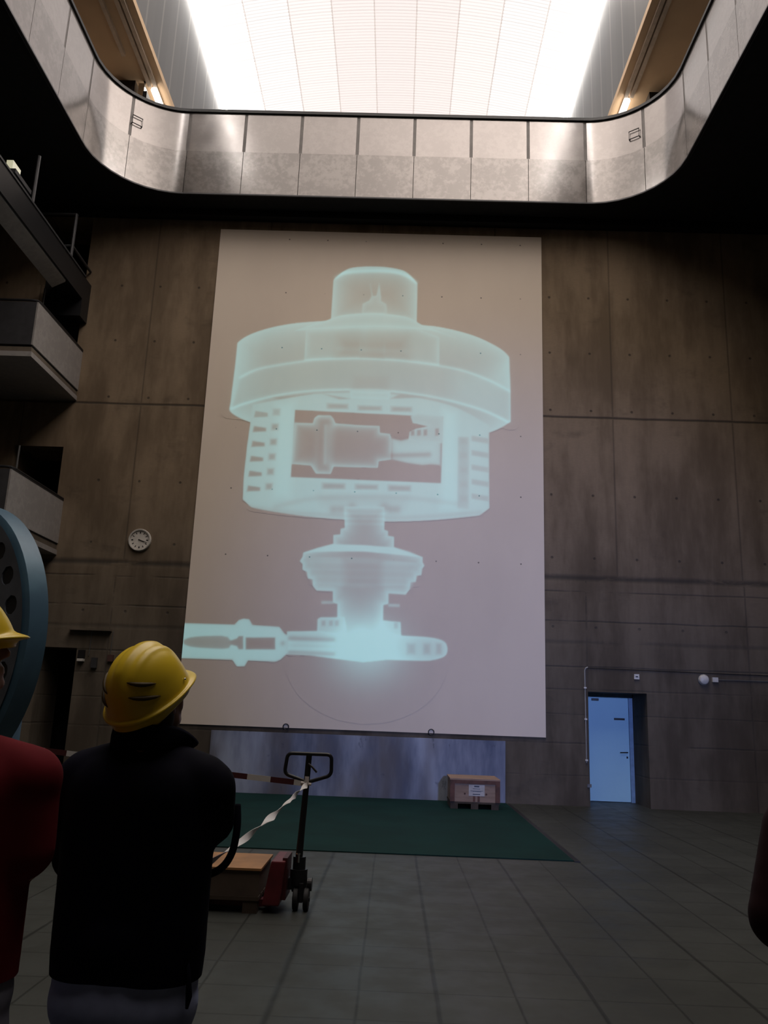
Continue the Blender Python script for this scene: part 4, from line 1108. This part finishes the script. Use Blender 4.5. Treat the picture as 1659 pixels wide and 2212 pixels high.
def person(x, y, label, shoulder_z, half, yaw, hyaw, hpitch, top_mt, bot_mt, arms, head_c, hem, sleeve=1.0, bulk=1.0, puffy=False, hat=True, top_name='jacket', hat_name=None):
    P = thing('person', label, 'person', (x, y, 0))
    rz = Matrix.Translation((x, y, 0)) @ Matrix.Rotation(yaw, 4, 'Z')
    T = lambda a, b, c: rz @ Vector((a, b, c))
    sz = shoulder_z; hw = half
    hip = 0.52 * (sz + 0.28)
    body, cloth, trs = [], [], []
    # torso
    def torso(e):
        q = []
        for s in (-1, 1):
            q += [cap(T(s * hw * 0.42, -0.01, sz - 0.10), 0.105 + e, T(s * hw * 0.40, 0.0, hip + 0.08), 0.106 + e),
                  cap(T(s * hw * 0.40, 0, hip + 0.08), 0.106 + e, T(s * hw * 0.38, 0, hip - 0.04), 0.100 + e),
                  cap(T(s * 0.05, -0.005, sz - 0.012), 0.050 + e, T(s * (hw - 0.05), -0.005, sz - 0.060), 0.062 + e)]
        q += [cap(T(0, -0.01, sz - 0.09), 0.10 + e, T(0, 0, hip), 0.10 + e)]
        return q
    body += torso(-0.005)
    nk = head_c - Vector((0, 0, 0.10))
    body += [cap(T(0, -0.01, sz - 0.02), 0.062, nk, 0.056), cap(nk, 0.056, head_c - Vector((0, 0, 0.03)), 0.058)]
    Mh = head_mat(head_c, hyaw, hpitch)
    body += head_prims(Mh)
    # legs
    for s in (-1, 1):
        h_, k_, a_ = T(s * 0.095, 0, hip - 0.02), T(s * 0.11, 0.02, hip * 0.53), T(s * 0.12, -0.01, 0.09)
        body += [cap(h_, 0.085, k_, 0.055), cap(k_, 0.052, a_, 0.036), cap(a_, 0.036, T(s * 0.13, 0.12, 0.035), 0.03)]
        trs += [cap(h_, 0.098, k_, 0.074), cap(k_, 0.074, a_ + Vector((0, 0, 0.02)), 0.062)]
    trs += [cap(T(-hw * .40, 0, hip + 0.04), 0.122, T(hw * .40, 0, hip + 0.04), 0.122), cap(T(-hw * .40, 0, hip - 0.05), 0.122, T(hw * .40, 0, hip - 0.05), 0.122)]
    cloth += torso(0.020 * bulk)
    cloth += [cap(T(-0.05, 0, hem + 0.09), 0.115 + .02 * bulk, T(0.05, 0, hem + 0.09), 0.115 + .02 * bulk), cap(T(-hw * .42, 0, hem + 0.10), 0.10 + .02 * bulk, T(hw * .42, 0, hem + 0.10), 0.10 + .02 * bulk)]
    # arms
    for (sh, el, wr, hd, th) in arms:
        s_, e_, w_ = T(*sh), T(*el), T(*wr)
        body += [cap(s_, 0.052, e_, 0.040), cap(e_, 0.041, w_, 0.026)]
        hdv = (rz.to_3x3() @ Vector(hd)); thv = (rz.to_3x3() @ Vector(th))
        body += hand_prims(w_, hdv, thv, 0.7)
        eb = 0.022 * bulk
        if puffy:
            n_ = 4
            for k in range(n_ + 1):
                c_ = s_.lerp(e_, k / n_); cloth.append(cap(c_, 0.078, c_ + (e_ - s_).normalized() * 0.01, 0.078))
            for k in range(4):
                c_ = e_.lerp(w_, k / 4); cloth.append(cap(c_, 0.070, c_ + (w_ - e_).normalized() * 0.01, 0.070))
            cloth += [cap(s_, 0.062, e_, 0.060), cap(e_, 0.058, w_, 0.045)]
        elif sleeve >= 1.0:
            cloth += [cap(s_, 0.062 + eb, e_, 0.048 + eb), cap(e_, 0.048 + eb, w_, 0.030 + eb)]
        else:
            m_ = s_.lerp(e_, sleeve); cloth += [cap(s_, 0.062 + eb, m_, 0.050 + eb)]
    bd = blob('body', body, 0.0075, M['skin'], P, 4)
    bd.data.name = 'body'
    cl = blob(top_name, cloth, 0.0125, top_mt, P, 8, cut=[((0, 0, hem), (0, 0, -1))])
    tr = blob('trousers', trs, 0.0125, bot_mt, P, 8)
    for s in (-1, 1):
        sh_ = blob('shoe', [cap(T(s * 0.12, -0.03, 0.05), 0.045, T(s * 0.13, 0.09, 0.042), 0.040), cap(T(s * 0.13, 0.09, 0.042), 0.040, T(s * 0.135, 0.15, 0.036), 0.034)], 0.008, M['shoe'], P, 3)
    # hair at the back of the head
    L = lambda a, b, c: Mh @ Vector((a, b, c))
    blob('hair', [cap(L(0, -0.03, 0.02), 0.088, L(0, -0.035, -0.01), 0.082), cap(L(-0.03, -0.035, -0.03), 0.055, L(0.03, -0.035, -0.03), 0.055), cap(L(0, -0.01, 0.045), 0.090, L(0, 0.02, 0.05), 0.084)], 0.009, M['hair'], P, 3)
    if hat: hard_hat(P, Mh, M['yellow'], None)
    return P, T, rz

# the person in navy in the middle
MANX, MANY = -0.722, 2.52
hc = Vector((-0.728, 2.53, 1.69))
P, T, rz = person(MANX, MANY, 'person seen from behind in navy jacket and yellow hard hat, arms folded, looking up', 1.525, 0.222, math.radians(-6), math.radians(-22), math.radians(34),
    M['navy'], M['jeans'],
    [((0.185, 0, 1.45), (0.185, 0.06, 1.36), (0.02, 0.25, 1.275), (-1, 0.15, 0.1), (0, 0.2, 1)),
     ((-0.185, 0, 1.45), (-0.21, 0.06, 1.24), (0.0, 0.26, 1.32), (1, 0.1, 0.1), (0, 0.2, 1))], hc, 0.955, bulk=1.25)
# collar, strap and cord
bm = BM()
ring_lo, ring_hi = [], []
for k in range(28):
    a = 2 * PI * k / 28; f = max(0, math.sin(a))
    ring_lo.append(bm.verts.new(T(0.112 * math.cos(a), -0.01 + 0.10 * math.sin(a), 1.553 - 0.02 * f)))
    rr = 1.0 + (0.55 * max(0, math.cos(a - 0.5)) ** 6)
    ring_hi.append(bm.verts.new(T(0.104 * rr * math.cos(a), -0.012 + 0.096 * rr * math.sin(a), 1.632 - 0.03 * f - 0.045 * (rr - 1) * 2)))
for k in range(28): bm.faces.new((ring_lo[k], ring_lo[(k + 1) % 28], ring_hi[(k + 1) % 28], ring_hi[k]))
co_ = obj('collar', bm, M['navy'], P, smooth=True); sdm = co_.modifiers.new('t', 'SOLIDIFY'); sdm.thickness = 0.012; sb = co_.modifiers.new('s', 'SUBSURF'); sb.levels = 1; sb.render_levels = 1
bm = BM(); tube(bm, smooth3([(-0.46, 2.60, 1.40), (-0.452, 2.58, 1.34), (-0.460, 2.57, 1.27), (-0.49, 2.56, 1.225), (-0.55, 2.56, 1.20)], 24), 0.011, 8)
obj('strap', bm, M['navy'], P, smooth=True)
bm = BM(); tube(bm, [(-0.535, 2.44, 1.02), (-0.527, 2.43, 0.98), (-0.522, 2.43, 0.93), (-0.525, 2.43, 0.90)], [0.003, 0.006, 0.009, 0.004], 8)
obj('drawcord', bm, M['navy'], P, smooth=True)
rel(P)
# person in red at the left edge
P, T, rz = person(-1.13, 2.2, 'person in a red shirt and yellow hard hat cut off by the left edge', 1.55, 0.26, math.radians(-4), math.radians(-55), math.radians(20),
    M['red_shirt'], M['jeans_grey'],
    [((0.20, 0, 1.47), (0.225, 0.0, 1.285), (0.14, 0.22, 1.34), (-0.6, 1, 0.1), (0, 0, 1)),
     ((-0.20, 0, 1.48), (-0.26, 0.03, 1.22), (-0.18, 0.2, 1.10), (0.4, 1, 0), (0, 0, 1))], Vector((-1.16, 2.22, 1.79)), 1.03, sleeve=0.80, bulk=1.1, top_name='shirt')
rel(P)
# person at the right edge, only an arm in view
P, T, rz = person(1.225, 2.2, 'person in a dark red padded jacket, only an arm showing at the right edge', 1.52, 0.25, math.radians(8), math.radians(20), math.radians(15),
    M['dark_red'], M['jeans_grey'],
    [((-0.225, 0, 1.44), (-0.285, -0.02, 1.255), (-0.10, 0.22, 1.30), (1, 0.5, 0.2), (0, 0, 1)),
     ((0.20, 0, 1.45), (0.27, -0.02, 1.22), (0.10, 0.22, 1.26), (-1, 0.5, 0.2), (0, 0, 1))], Vector((1.20, 2.22, 1.70)), 0.95, bulk=1.3, puffy=True)
rel(P)
